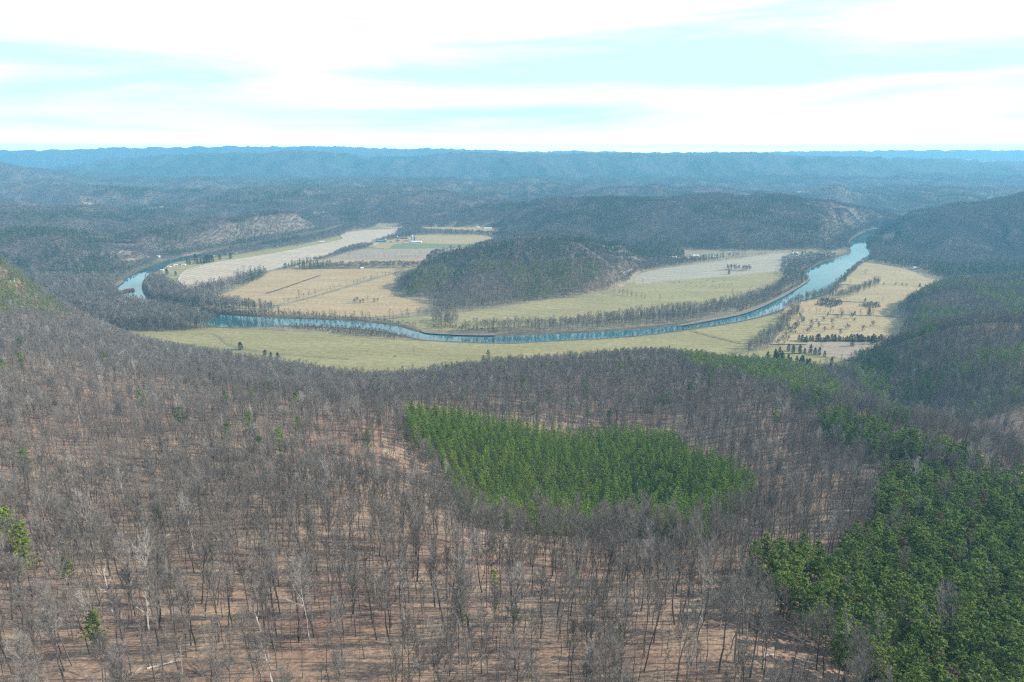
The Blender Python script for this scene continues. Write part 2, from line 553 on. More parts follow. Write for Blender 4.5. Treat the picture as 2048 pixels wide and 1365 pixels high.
def field_material(name, a, b_, ang=0.0, row=0.0, rowamt=.0, blot=.01, grain=.25):
    m, nt, b = nodes_of(name)
    b.inputs['Roughness'].default_value = .95
    b.inputs['Specular IOR Level'].default_value = .1
    g = N(nt, 'ShaderNodeNewGeometry')
    mp = N(nt, 'ShaderNodeMapping')
    mp.inputs['Rotation'].default_value[2] = ang
    mp.inputs['Scale'].default_value = (1, 3.0, 1)
    nt.links.new(g.outputs['Position'], mp.inputs['Vector'])
    n0 = N(nt, 'ShaderNodeTexNoise', Scale=blot, Detail=6.0, Roughness=.62)
    nt.links.new(mp.outputs['Vector'], n0.inputs['Vector'])
    ramp = N(nt, 'ShaderNodeValToRGB')
    ramp.color_ramp.elements[0].position = .33
    ramp.color_ramp.elements[1].position = .67
    ramp.color_ramp.elements[0].color = (*a, 1)
    ramp.color_ramp.elements[1].color = (*b_, 1)
    nt.links.new(n0.outputs['Fac'], ramp.inputs['Fac'])
    n1 = N(nt, 'ShaderNodeTexNoise', Scale=grain, Detail=5.0, Roughness=.75)
    nt.links.new(g.outputs['Position'], n1.inputs['Vector'])
    mr = N(nt, 'ShaderNodeMapRange')
    mr.inputs['From Min'].default_value = .3
    mr.inputs['From Max'].default_value = .7
    mr.inputs['To Min'].default_value = .74
    mr.inputs['To Max'].default_value = 1.26
    nt.links.new(n1.outputs['Fac'], mr.inputs['Value'])
    fac = mr.outputs['Result']
    if row:
        mp2 = N(nt, 'ShaderNodeMapping')
        mp2.inputs['Rotation'].default_value[2] = ang
        nt.links.new(g.outputs['Position'], mp2.inputs['Vector'])
        w = N(nt, 'ShaderNodeTexWave', Scale=.314 / row, Distortion=1.6, Detail=1.0)
        w.bands_direction = 'Y'
        w.inputs['Detail Scale'].default_value = .25
        nt.links.new(mp2.outputs['Vector'], w.inputs['Vector'])
        m3 = N(nt, 'ShaderNodeMapRange')
        m3.inputs['To Min'].default_value = 1 - rowamt
        m3.inputs['To Max'].default_value = 1 + rowamt
        nt.links.new(w.outputs['Fac'], m3.inputs['Value'])
        mm = N(nt, 'ShaderNodeMath', operation='MULTIPLY')
        nt.links.new(fac, mm.inputs[0])
        nt.links.new(m3.outputs['Result'], mm.inputs[1])
        fac = mm.outputs[0]
    hs = N(nt, 'ShaderNodeHueSaturation')
    nt.links.new(ramp.outputs['Color'], hs.inputs['Color'])
    nt.links.new(fac, hs.inputs['Value'])
    nt.links.new(hs.outputs['Color'], b.inputs['Base Color'])
    return m


def water_material():
    m, nt, b = nodes_of('river_water')
    b.inputs['Base Color'].default_value = (.012, .085, .10, 1)
    b.inputs['Roughness'].default_value = .025
    b.inputs['IOR'].default_value = 1.333
    g = N(nt, 'ShaderNodeNewGeometry')
    n1 = N(nt, 'ShaderNodeTexNoise', Scale=.35, Detail=3.0)
    nt.links.new(g.outputs['Position'], n1.inputs['Vector'])
    bp = N(nt, 'ShaderNodeBump', Strength=.03, Distance=.3)
    nt.links.new(n1.outputs['Fac'], bp.inputs['Height'])
    nt.links.new(bp.outputs['Normal'], b.inputs['Normal'])
    n2 = N(nt, 'ShaderNodeTexNoise', Scale=.008, Detail=4.0)
    nt.links.new(g.outputs['Position'], n2.inputs['Vector'])
    r = N(nt, 'ShaderNodeValToRGB')
    r.color_ramp.elements[0].position = .35
    r.color_ramp.elements[1].position = .65
    r.color_ramp.elements[0].color = (.010, .075, .085, 1)
    r.color_ramp.elements[1].color = (.02, .13, .15, 1)
    nt.links.new(n2.outputs['Fac'], r.inputs['Fac'])
    nt.links.new(r.outputs['Color'], b.inputs['Base Color'])
    return m


M_LAND = land_material()
M_WATER = water_material()

# ------------------------------------------------------------------ fields, as photo outlines on the valley floor
def lin(r, g, b):
    f = lambda c: ((c / 255 + .055) / 1.055) ** 2.4 if c > 10 else c / 255 / 12.92
    return (f(r), f(g), f(b))


GREEN = field_material('short_green_grass', (.27, .235, .105), (.345, .30, .145), .2, 14, .04, .006, .12)
GREEN2 = field_material('pasture_grass', (.275, .24, .11), (.355, .305, .155), .5, 22, .04, .007, .12)
TAN = field_material('dry_grass', (.385, .275, .145), (.475, .355, .20), .3, 18, .04, .009, .15)
TANG = field_material('tan_green_grass', (.36, .275, .14), (.445, .35, .19), 1.1, 11, .075, .008, .15)
CORN = field_material('harvested_corn_stubble', (.45, .36, .25), (.54, .44, .32), .62, 15, .12, .010, .15)
BROWN = field_material('ploughed_brown', (.31, .245, .175), (.39, .32, .235), .1, 12, .04, .012, .2)
FGREEN = field_material('winter_crop_green', (.18, .20, .10), (.23, .245, .13), .1, 12, .04, .012, .2)
GREY = field_material('grey_stubble', (.34, .30, .215), (.42, .37, .27), .35, 26, .07, .012, .2)
PALE = field_material('pale_distant_stubble', (.55, .48, .37), (.62, .55, .44), .1, 40, .03, .004, .05)

FIELDS = [
    ('near green riverside meadow with round cedars', GREEN, [(255, 668), (330, 660), (427, 656), (500, 658), (591, 665), (700, 671), (780, 677), (850, 683), (1000, 689), (1100, 684), (1230, 678), (1380, 662), (1480, 645), (1570, 628), (1560, 652), (1535, 672), (1500, 700), (1450, 720), (1300, 740), (1100, 760), (900, 790), (700, 790), (500, 750), (300, 700)]),
    ('green pasture inside the river loop below the wooded hill', GREEN2, [(762, 641), (851, 634), (988, 618), (1107, 600), (1193, 592), (1240, 576), (1275, 562), (1330, 560), (1430, 553), (1560, 540), (1570, 552), (1531, 568), (1489, 588), (1455, 600), (1375, 615), (1261, 628), (1124, 646), (1022, 655), (936, 660), (880, 662), (820, 652)]),
    ('grey brown stubble field at the foot of the long hill', GREY, [(1272, 570), (1268, 560), (1275, 550), (1312, 540), (1380, 530), (1450, 521), (1538, 509), (1592, 508), (1596, 514), (1576, 528), (1562, 541), (1430, 555), (1330, 563)]),
    ('dry tan field crossed by a dark ditch line', TAN, [(405, 598), (440, 590), (480, 577), (528, 550), (567, 540), (640, 539), (795, 540), (750, 556), (660, 583), (600, 600), (519, 617), (470, 616), (430, 612)]),
    ('dry tan field left of the wooded hill', TAN, [(505, 630), (560, 615), (641, 592), (700, 575), (760, 557), (848, 531), (860, 528), (840, 543), (812, 561), (785, 577), (788, 592), (845, 606), (850, 620), (763, 634), (665, 634), (560, 631)]),
    ('narrow tan strip between two belts of trees', TAN, [(600, 528), (631, 520), (856, 518), (870, 520), (845, 534), (640, 536), (590, 536)]),
    ('brown field below the farm', BROWN, [(672, 513), (707, 500), (759, 499), (920, 496), (910, 506), (876, 514), (858, 518), (660, 520)]),
    ('green winter crop strip in front of the farm', FGREEN, [(765, 499), (788, 490), (803, 487), (935, 489), (924, 496)]),
    ('pale tan farm fields beyond the barns', TANG, [(730, 494), (741, 487), (776, 481), (846, 470), (912, 468), (986, 471), (985, 478), (950, 486), (934, 489), (800, 488), (775, 498)]),
    ('far tan strip under the dark hill', TANG, [(842, 454), (870, 447), (905, 448), (1000, 458), (1093, 466), (1095, 471), (980, 469), (870, 465)]),
    ('small pale field by the far wood', TANG, [(755, 446), (780, 444), (816, 449), (814, 458), (765, 457)]),
    ('long pale field of harvested corn', CORN, [(357, 562), (380, 538), (433, 524), (519, 511), (604, 496), (677, 481), (687, 476), (680, 469), (714, 463), (775, 459), (812, 461), (780, 474), (720, 492), (677, 505), (629, 520), (580, 532), (528, 545), (480, 562), (420, 588), (385, 590)]),
    ('grassy strip with houses along the upper river', GREEN2, [(310, 570), (330, 535), (360, 524), (430, 514), (500, 505), (560, 492), (620, 484), (675, 474), (680, 480), (600, 497), (519, 512), (433, 525), (378, 539), (350, 560)]),
    ('tan field beyond the right river bank', TANG, [(1675, 570), (1690, 552), (1712, 528), (1736, 527), (1804, 538), (1850, 556), (1884, 570), (1865, 575), (1751, 571), (1726, 571)]),
    ('dry field below the fence line with a shed', TANG, [(1655, 606), (1673, 580), (1749, 571), (1863, 577), (1843, 590), (1804, 608), (1687, 604)]),
    ('rough tan field with patches of brush', TAN, [(1562, 628), (1580, 610), (1628, 600), (1663, 606), (1802, 609), (1781, 625), (1775, 633), (1677, 630)]),
    ('striped tan field dotted with dark bushes', TANG, [(1540, 690), (1573, 650), (1584, 630), (1677, 631), (1765, 636), (1790, 660), (1800, 680), (1763, 688), (1640, 690)]),
    ('reddish rough ground below the row of cedars', BROWN, [(1600, 700), (1630, 688), (1780, 686), (1740, 712), (1690, 722), (1620, 716)]),
    ('lowest green field behind the wooded spur', GREEN, [(1470, 710), (1500, 703), (1561, 697), (1620, 708), (1690, 722), (1700, 745), (1680, 765), (1600, 770), (1500, 740)]),
    ('pale field beside the river gap', TAN, [(1753, 476), (1770, 470), (1790, 466), (1787, 476), (1781, 488), (1763, 487)]),
    ('thin pale field among the left hills', TANG, [(163, 419), (215, 420), (290, 425), (345, 430), (280, 430), (200, 426)]),
    ('pinkish bare field in the left distance', BROWN, [(375, 396), (400, 391), (440, 389), (470, 391), (440, 396), (400, 399)]),
    ('small far clearing on the right', TANG, [(1575, 387), (1612, 386), (1655, 389), (1640, 393), (1600, 389)]),
    ('small tan clearing above the upper river', BROWN, [(625, 443), (650, 440), (668, 442), (655, 446)]),
]
FIELD_XY = []
for lab, mt, pl in FIELDS:
    low = max(p[1] for p in pl)
    FIELD_XY.append(dens([flat(*p) for p in pl] + [flat(*pl[0])], max(40, len(pl) * 6))[:-1])

field_grid()

# ------------------------------------------------------------------ vegetation zones
def poly_hit(pl, lift=0.0):
    return np.array([hit(px, py, lift) for px, py in pl])


PINES_PLANT = poly_hit([(812, 812), (900, 822), (1000, 843), (1130, 866), (1230, 862), (1340, 862), (1375, 895), (1440, 915), (1490, 938), (1512, 962), (1500, 990), (1470, 1010)], 10)
PLANT_LOW = poly_hit([(1400, 1052), (1330, 1040), (1180, 1035), (1060, 1030), (950, 1010), (905, 965), (872, 905), (832, 872), (810, 850)], 12)
PLANT = np.vstack([PINES_PLANT, PLANT_LOW])
PINE_ZONES = [  # (polygon, chance of pine, colour kind)
    (poly_hit([(1498, 1100), (1553, 1092), (1611, 1109), (1669, 1130), (1690, 1060), (1758, 1045), (1734, 990), (1775, 930), (1843, 932), (1929, 956), (2048, 978), (2300, 1040), (2300, 1420), (1760, 1420),
               (1741, 1350), (1680, 1310), (1640, 1262), (1580, 1212), (1565, 1192), (1520, 1165), (1490, 1120)], 9), .9),
    (poly_hit([(1628, 832), (1690, 832), (1792, 866), (1878, 884), (1963, 915), (1956, 938), (1861, 910), (1724, 902), (1669, 880)], 9), .8),
    (poly_hit([(1930, 940), (1990, 925), (2100, 960), (2048, 985)], 9), .7),
    (poly_hit([(1330, 705), (1400, 700), (1500, 708), (1560, 722), (1640, 748), (1700, 790), (1640, 810), (1560, 775), (1480, 750), (1390, 738)], 9), .88),
    (poly_hit([(1690, 740), (1720, 700), (1790, 702), (1790, 740), (1770, 790), (1850, 840), (1800, 845), (1740, 800)], 9), .8),
    (poly_hit([(1560, 770), (1640, 800), (1760, 830), (1840, 870), (1800, 868), (1690, 832), (1600, 815)], 9), .35),
    (poly_hit([(1790, 700), (1900, 690), (1990, 740), (1930, 800), (1840, 790), (1800, 750)], 9), .28),
    (poly_hit([(1764, 650), (1790, 620), (1815, 640), (1790, 670)], 9), .9),
    (poly_hit([(1845, 552), (1870, 532), (2150, 520), (2150, 556), (1900, 558)], 6), .93),
    (poly_hit([(1100, 520), (1130, 476), (1300, 472), (1480, 486), (1520, 505), (1300, 512)], 8), .75),
    (poly_hit([(1350, 480), (1480, 480), (1640, 500), (1600, 512), (1400, 512)], 8), .45),
    (poly_hit([(0, 530), (80, 500), (170, 478), (215, 505), (235, 545), (150, 552), (60, 560)], 8), .6),
    (poly_hit([(-100, 470), (60, 520), (60, 560), (140, 640), (80, 630), (-100, 640)], 8), .55),
    (poly_hit([(300, 480), (345, 455), (380, 480), (350, 510)], 8), .6),
    (poly_hit([(480, 465), (520, 440), (590, 440), (600, 470), (560, 490)], 8), .5),
    (poly_hit([(780, 590), (830, 545), (880, 510), (1000, 490), (1200, 500), (1200, 560), (1060, 600), (1000, 540), (900, 560), (850, 590)], 8), .5),
    (poly_hit([(850, 530), (900, 500), (950, 492), (900, 530)], 8), .8),
    (poly_hit([(1950, 700), (2060, 690), (2060, 720), (1960, 730)], 8), .6),
    (poly_hit([(0, 430), (200, 420), (420, 425), (300, 440), (60, 450)], 8), .5),
    (poly_hit([(150, 410), (340, 400), (420, 412), (300, 416)], 8), .6),
]
VFOREST = [  # wooded ground on the valley floor: (photo outline of the tree feet, share of ground planted)
    ([(925, 668), (1100, 665), (1200, 659), (1300, 651), (1380, 643), (1440, 632), (1500, 617), (1545, 600), (1590, 570), (1608, 556), (1575, 556), (1548, 580), (1480, 604), (1400, 618), (1320, 626), (1250, 636), (1100, 652), (940, 659)], .85),
    ([(140, 640), (200, 600), (258, 613), (300, 623), (350, 633), (400, 648), (434, 657), (300, 664)], 1.0),
    ([(292, 575), (320, 562), (350, 585), (400, 600), (450, 615), (520, 624), (560, 632), (430, 627), (330, 616), (300, 600)], .9),
    ([(60, 590), (110, 556), (228, 556), (232, 590), (256, 614), (300, 632), (430, 656), (300, 662), (240, 664), (150, 650)], .9),
    ([(255, 545), (300, 528), (330, 516), (300, 525), (200, 550)], .6),
    ([(395, 600), (397, 590), (467, 575), (480, 558), (526, 545), (535, 552), (500, 568), (470, 580), (430, 595)], .8),
    ([(565, 541), (575, 534), (640, 520), (690, 500), (720, 492), (745, 492), (735, 497), (690, 509), (640, 523)], .9),
    ([(590, 541), (850, 534), (848, 529), (640, 532)], .9),
    ([(741, 488), (770, 478), (800, 470), (840, 462), (1000, 468), (1000, 472), (850, 471), (790, 480)], .7),
    ([(790, 478), (800, 460), (835, 452), (845, 462), (830, 472)], .9),
    ([(400, 522), (500, 507), (600, 491), (680, 474), (700, 462), (740, 458), (755, 450), (740, 445), (640, 452), (600, 475), (480, 500), (400, 515)], .85),
    ([(860, 640), (912, 640), (912, 656), (871, 657)], .7),
    ([(1555, 626), (1575, 616), (1600, 603), (1640, 593), (1664, 580), (1680, 562), (1696, 547), (1714, 532), (1735, 518), (1742, 512), (1720, 534), (1700, 553), (1683, 572), (1670, 588), (1646, 600), (1606, 609), (1580, 620)], .95),
    ([(1655, 603), (1675, 594), (1720, 582), (1752, 568), (1757, 574), (1725, 587), (1690, 600)], .9),
    ([(1480, 712), (1510, 690), (1545, 665), (1570, 640), (1590, 622), (1600, 626), (1585, 645), (1560, 680), (1530, 705)], .85),
    ([(1742, 500), (1765, 490), (1800, 512), (1850, 536), (1800, 534), (1740, 522)], .9),
    ([(1565, 520), (1600, 510), (1690, 512), (1650, 522), (1624, 534), (1608, 548), (1600, 560), (1575, 560), (1560, 548)], .45),
    ([(1690, 500), (1692, 480), (1710, 468), (1740, 456), (1700, 455), (1660, 490), (1650, 505)], .9),
    ([(1750, 500), (1748, 478), (1765, 470), (1763, 488), (1770, 500)], .9),
    ([(1800, 536), (1850, 538), (1900, 560), (1950, 562), (2000, 540), (1880, 520)], .8),
    ([(-100, 700), (-100, 600), (60, 590), (150, 650), (240, 690)], 1.0),
]
VFOREST += [
    ([(-100, 600), (-100, 520), (60, 520), (200, 540), (300, 520), (312, 527), (262, 545), (232, 562), (100, 590)], .95),
    ([(1750, 500), (1900, 470), (2200, 480), (2200, 560), (1900, 560), (1855, 548), (1805, 530), (1750, 515)], .95),
    ([(1290, 545), (1240, 540), (1270, 520), (1400, 520), (1500, 508), (1380, 528), (1312, 538)], .9),
    ([(800, 588), (860, 600), (1000, 600), (1150, 585), (1190, 590), (1100, 599), (980, 615), (880, 626), (852, 602)], .9),
]
VF = [(dens([flat(*p) for p in pl] + [flat(*pl[0])], len(pl) * 5)[:-1], s) for pl, s in VFOREST]

ROWS = [  # single or double rows of trees: (photo points of the feet, spacing m, height, kind)
    ([(519, 621), (604, 597), (650, 583), (720, 565), (795, 546)], 9, 9),
    ([(430, 627), (520, 632), (600, 636), (680, 638), (760, 640)], 7, 11),
    ([(500, 625), (600, 631), (680, 634), (750, 637)], 8, 11),
    ([(437, 655), (500, 657), (560, 660), (590, 663)], 8, 13),
    ([(690, 669), (740, 674), (790, 678), (845, 682)], 7, 14),
    ([(700, 664), (760, 668), (800, 674)], 9, 9),
    ([(1210, 583), (1250, 592), (1299, 602)], 8, 14),
    ([(1380, 660), (1450, 650), (1520, 636), (1560, 627)], 13, 10),
    ([(1565, 628), (1640, 629), (1700, 632), (1777, 635)], 8, 12),
    ([(700, 517), (760, 517), (850, 517)], 9, 9),
    ([(765, 457), (820, 459)], 12, 10),
    ([(842, 466), (930, 466), (1000, 470), (1060, 473)], 12, 9),
    ([(770, 640), (860, 631), (980, 617), (1100, 599), (1190, 591)], 8, 15),
    ([(1280, 550), (1312, 540), (1380, 531), (1450, 522), (1538, 509)], 9, 9),
    ([(1751, 571), (1800, 573), (1865, 576)], 22, 4),
    ([(1380, 664), (1420, 674), (1480, 688)], 26, 5),
]

def forest_mask(x, y, z):
    """share of planted ground at x, y"""
    f = np.where(z > 1.2, 1.0, 0.0)
    for P, s in VF:
        f = np.maximum(f, inpoly(x, y, P) * s)
    for P in FIELD_XY:
        f = np.where(inpoly(x, y, P) & (z < 4), 0, f)
    for P, s in VF:
        f = np.maximum(f, inpoly(x, y, P) * s)
    f = np.where(inpoly(x, y, RIVER), 0, f)
    return f


# ------------------------------------------------------------------ ground sheet
def build_ground():
    az = np.radians(np.r_[np.arange(-100, -46, 1.0), np.arange(-46, 46, .16), np.arange(46, 101, 1.0)])
    D = [18.0]
    while D[-1] < 13800:
        d = D[-1]
        k = .009 if d < 850 else (.0042 if d < 2700 else .0075)
        D.append(min(d * (1 + k), d + 130))
    D = np.array(D)
    A, R = np.meshgrid(az, D)
    R = R / np.maximum(np.cos(A), .5)
    x, y = np.sin(A) * R, np.cos(A) * R
    z = height(x, y)
    nr, na = x.shape
    idx = np.arange(nr * na).reshape(nr, na)
    q = np.stack([idx[:-1, :-1], idx[:-1, 1:], idx[1:, 1:], idx[1:, :-1]], -1).reshape(-1, 4)
    X, Y, Z = x.ravel(), y.ravel(), z.ravel()
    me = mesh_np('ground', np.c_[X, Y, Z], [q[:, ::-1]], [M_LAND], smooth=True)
    # what covers the ground
    litter = np.array([.35, .215, .145])
    litter2 = np.array([.33, .245, .175])
    meadow = np.array([.30, .25, .16])
    mud = np.array([.135, .11, .075])
    canopy = np.array([.105, .10, .085])
    cpine = np.array([.05, .075, .035])
    rock = np.array([.27, .235, .185])
    n = fbm(X / 60, Y / 60, 3, 61)[:, None]
    c = litter * (1 - n) + litter2 * n
    val = (1 - sstep(2., 5., Z))[:, None] * (Y > 780)[:, None]
    c = c * (1 - val) + meadow * val
    m = (Y > 900) & (Y < 3200) & (np.abs(X) < 2600)
    rv = np.zeros(len(X))
    rv[m] = 1 - sstep(5, 18, polydist(X[m], Y[m], RIVER[::2]) * (~inpoly(X[m], Y[m], RIVER)))
    rv = rv[:, None] * val
    c = c * (1 - rv) + mud * rv
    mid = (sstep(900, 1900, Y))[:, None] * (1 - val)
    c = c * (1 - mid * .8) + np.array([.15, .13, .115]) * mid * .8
    far = sstep(5200, 6200, Y)[:, None]
    pn = sstep(.52, .62, fbm(X / 500, Y / 500, 4, 71))[:, None]
    cc = canopy * (1 - pn * .8) + cpine * pn * .8
    c = c * (1 - far) + cc * far
    # pale farm land on the plateau behind the far ridge, right
    pl = (sstep(2300, 4200, X) * sstep(8500, 8900, Y) * (1 - sstep(10300, 10800, Y)) * sstep(.52, .55, fbm(X / 700, Y / 500, 3, 81)))[:, None]
    pl2 = (sstep(-5000, -6000, X) * sstep(9300, 9800, Y) * (1 - sstep(10800, 11300, Y)) * sstep(.56, .6, fbm(X / 700, Y / 500, 3, 83)))[:, None]
    c = c * (1 - pl) + np.array([.5, .45, .36]) * pl
    # rock on the river cliffs
    for (px, py, r) in ((1712, 447, 60), (372, 497, 70), (330, 500, 60), (600, 448, 25), (240, 515, 60), (200, 524, 50), (158, 548, 50), (275, 512, 40), (80, 590, 60), (60, 620, 60)):
        hx, hy = hit(px, py)
        dd = np.hypot(X - hx, Y - hy)
        k = (sstep(r * .95, r * .3, dd) * sstep(.45, .6, fbm(X / 26, Y / 40, 4, 91)))[:, None]
        c = c * (1 - k) + rock * k
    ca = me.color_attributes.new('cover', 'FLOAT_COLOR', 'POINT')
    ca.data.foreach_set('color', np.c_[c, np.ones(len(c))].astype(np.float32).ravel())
    fa = me.attributes.new('rough_canopy', 'FLOAT', 'POINT')
    fa.data.foreach_set('value', (far[:, 0] * (1 - pl[:, 0])).astype(np.float32))
    return link('ground', me, kind='structure', label='wooded hills and valley floor reaching to the far blue ridges')


build_ground()


def build_river():
    n = len(bkA)
    wid = 4
    v, q = [], []
    ex = 1.25
    for i in range(n):
        c = (bkA[i] + bkB[i]) / 2
        a, b = c + (bkA[i] - c) * ex, c + (bkB[i] - c) * ex
        for k in range(wid + 1):
            p = a + (b - a) * k / wid
            v.append((p[0], p[1], -1.35))
    for i in range(n - 1):
        for k in range(wid):
            o = i * (wid + 1) + k
            q.append((o, o + 1, o + wid + 2, o + wid + 1))
    q = np.array(q)
    me = mesh_np('river', v, [q], [M_WATER], smooth=True)
    link('river', me, kind='structure', label='blue green river looping round the wooded hill')


build_river()


def triangulated(P, z):
    from mathutils.geometry import tessellate_polygon
    from mathutils import Vector
    t = tessellate_polygon([[Vector((p[0], p[1], 0)) for p in P]])
    v = [(p[0], p[1], z) for p in P]
    f = []
    for a, b, c in t:
        A, B, C = P[a], P[b], P[c]
        cr = (B[0] - A[0]) * (C[1] - A[1]) - (B[1] - A[1]) * (C[0] - A[0])
        f.append((a, b, c) if cr > 0 else (a, c, b))
    return v, f


for k, ((lab, mt, pl), P) in enumerate(zip(FIELDS, FIELD_XY)):
    rngy = P[:, 1].min()
    if rngy > 2700:
        # lies on rolling ground: drape
        cx, cy = P.mean(0)
        rings, nr = [], 6
        v, f = [], []
        z0 = height(np.array([cx]), np.array([cy]))[0]
        v.append((cx, cy, z0 + 4))
        for r in range(1, nr + 1):
            Q = np.array([cx, cy]) + (P - [cx, cy]) * r / nr
            zz = height(Q[:, 0], Q[:, 1]) + 3.0
            v += [(a[0], a[1], b) for a, b in zip(Q, zz)]
        n = len(P)
        tri = [(0, 1 + i, 1 + (i + 1) % n) for i in range(n)]
        quad = []
        for r in range(nr - 1):
            for i in range(n):
                a = 1 + r * n + i
                b = 1 + r * n + (i + 1) % n
                quad.append((a, a + n, b + n, b))
        me = mesh_np('field', v, [tri, quad], [mt])
    else:
        z = .25 + .05 * k
        if k == 1:
            GZ2 = z
        v, f = triangulated(P, z)
        me = mesh_np('field', v, [f], [mt])
    link('field', me, kind='structure', label=lab)

# ------------------------------------------------------------------ trees
class Geo:
    def __init__(s):
        s.v, s.t, s.q = [], [], []

    def tube(s, pts, rad, n=4):
        pts = np.array(pts, float)
        base = len(s.v)
        for i, p in enumerate(pts):
            d = pts[min(i + 1, len(pts) - 1)] - pts[max(i - 1, 0)]
            d /= max(np.linalg.norm(d), 1e-9)
            a = np.cross(d, [0.3, 1, 0.1] if abs(d[1]) < .8 else [1, 0, 0])
            a /= np.linalg.norm(a)
            b = np.cross(d, a)
            for k in range(n):
                an = 2 * math.pi * k / n
                s.v.append(tuple(p + rad[i] * (math.cos(an) * a + math.sin(an) * b)))
        for i in range(len(pts) - 1):
            for k in range(n):
                s.q.append((base + i * n + k, base + i * n + (k + 1) % n, base + (i + 1) * n + (k + 1) % n, base + (i + 1) * n + k))

    def blade(s, p, d, L, w, r):
        """thin tapering spike standing for a spray of twigs"""
        p = np.asarray(p, float)
        d = np.asarray(d, float)
        d = d / max(np.linalg.norm(d), 1e-9)
        a = np.cross(d, [r.uniform(-1, 1), r.uniform(-1, 1), r.uniform(-1, 1)])
        a /= max(np.linalg.norm(a), 1e-9)
        b = len(s.v)
        s.v += [tuple(p - a * w / 2), tuple(p + a * w / 2), tuple(p + d * L)]
        s.t.append((b, b + 1, b + 2))

    def tri(s, p, size, r, up=0.0):
        b = len(s.v)
        for _ in range(3):
            s.v.append((p[0] + r.uniform(-size, size), p[1] + r.uniform(-size, size), p[2] + r.uniform(-size, size) * (1 - up)))
        s.t.append((b, b + 1, b + 2))

    def mesh(s, name, mat):
        return mesh_np(name, s.v, [s.t, s.q], [mat])


def rdir(r, tilt, az):
    return np.array([math.sin(tilt) * math.cos(az), math.sin(tilt) * math.sin(az), math.cos(tilt)])


def bare_tree(seed, H=19, cb=.42, spread=4.6, n1=11, n2=6, n3=9, tw=.055, tl=1.3, r0=.2, lod=0, up=1.0):
    r = random.Random(seed)
    T, C = Geo(), Geo()
    lean = rdir(r, r.uniform(0, .16), r.uniform(0, 6.28))
    pts, rad = [], []
    nseg = 6 if lod == 0 else 3
    off = np.zeros(2)
    for i in range(nseg + 1):
        t = i / nseg
        off = off + np.array([r.uniform(-.4, .4), r.uniform(-.4, .4)]) * (lod == 0)
        pts.append(np.array([lean[0] * t * H + off[0], lean[1] * t * H + off[1], t * H * .96]))
        rad.append(r0 * (1 - .86 * t) + .02)
    pts[0][2] = -1.5
    T.tube(pts, rad, 5 if lod == 0 else 3)
    P = np.array(pts)

    def trunk_at(t):
        k = min(int(t * nseg), nseg - 1)
        u = t * nseg - k
        return P[k] * (1 - u) + P[k + 1] * u
    az = r.uniform(0, 6.28)
    for i in range(n1):
        t = cb + (0.97 - cb) * (i + r.random() * .7) / n1
        az += 2.4 + r.uniform(-.4, .4)
        f = (t - cb) / (1 - cb)
        L = spread * (1.05 - .55 * f) * r.uniform(.75, 1.2)
        til = r.uniform(.75, 1.05) - .45 * f
        p = trunk_at(t)
        d = rdir(r, til, az)
        lp, lr = [p], [r0 * .42 * (1 - .5 * f)]
        nb = 4 if lod == 0 else 2
        q = p.copy()
        for k in range(nb):
            d = d + np.array([r.uniform(-.22, .22), r.uniform(-.22, .22), .22 * up])
            d /= np.linalg.norm(d)
            q = q + d * L / nb * 1.15
            lp.append(q.copy())
            lr.append(lr[0] * (1 - (k + 1) / nb * .85))
        T.tube(lp, lr, 3)
        LP = np.array(lp)
        for j in range(n2):
            s_ = .22 + .78 * (j + r.random()) / n2
            k = min(int(s_ * nb), nb - 1)
            b = LP[k] + (LP[k + 1] - LP[k]) * (s_ * nb - k)
            dd = (LP[k + 1] - LP[k]) / np.linalg.norm(LP[k + 1] - LP[k]) + np.array([r.uniform(-.9, .9), r.uniform(-.9, .9), r.uniform(-.1, .7)])
            dd /= np.linalg.norm(dd)
            L2 = L * .42 * r.uniform(.6, 1.15)
            e = b + dd * L2
            if lod == 0:
                C.tube([b, e], [.045, .015], 3)
            else:
                C.blade(b, dd, L2, tw * 1.6, r)
            for m in range(n3):
                u = (m + r.random()) / n3
                tb = b + dd * L2 * u
                td = dd + np.array([r.uniform(-1, 1), r.uniform(-1, 1), r.uniform(-.3, 1.0)])
                C.blade(tb, td, tl * r.uniform(.6, 1.25), tw, r)
    return T, C


def dome_tree(seed, H, wid, n=130):
    r = random.Random(seed)
    T, C = Geo(), Geo()
    T.tube([(0, 0, -2), (0, 0, H * .8)], [.3, .08], 3)
    zc = H * .55
    for i in range(n):
        a = r.uniform(0, 6.28)
        u = r.uniform(-.35, 1)
        s_ = math.sqrt(1 - u * u) * r.uniform(.75, 1.05)
        d = np.array([math.cos(a) * s_, math.sin(a) * s_, u])
        p = np.array([0, 0, zc]) + d * np.array([wid, wid, H * .42]) * r.uniform(.45, .8)
        C.blade(p, d + np.array([r.uniform(-.5, .5), r.uniform(-.5, .5), r.uniform(-.2, .6)]), r.uniform(1.4, 2.4), .45, r)
    return T, C


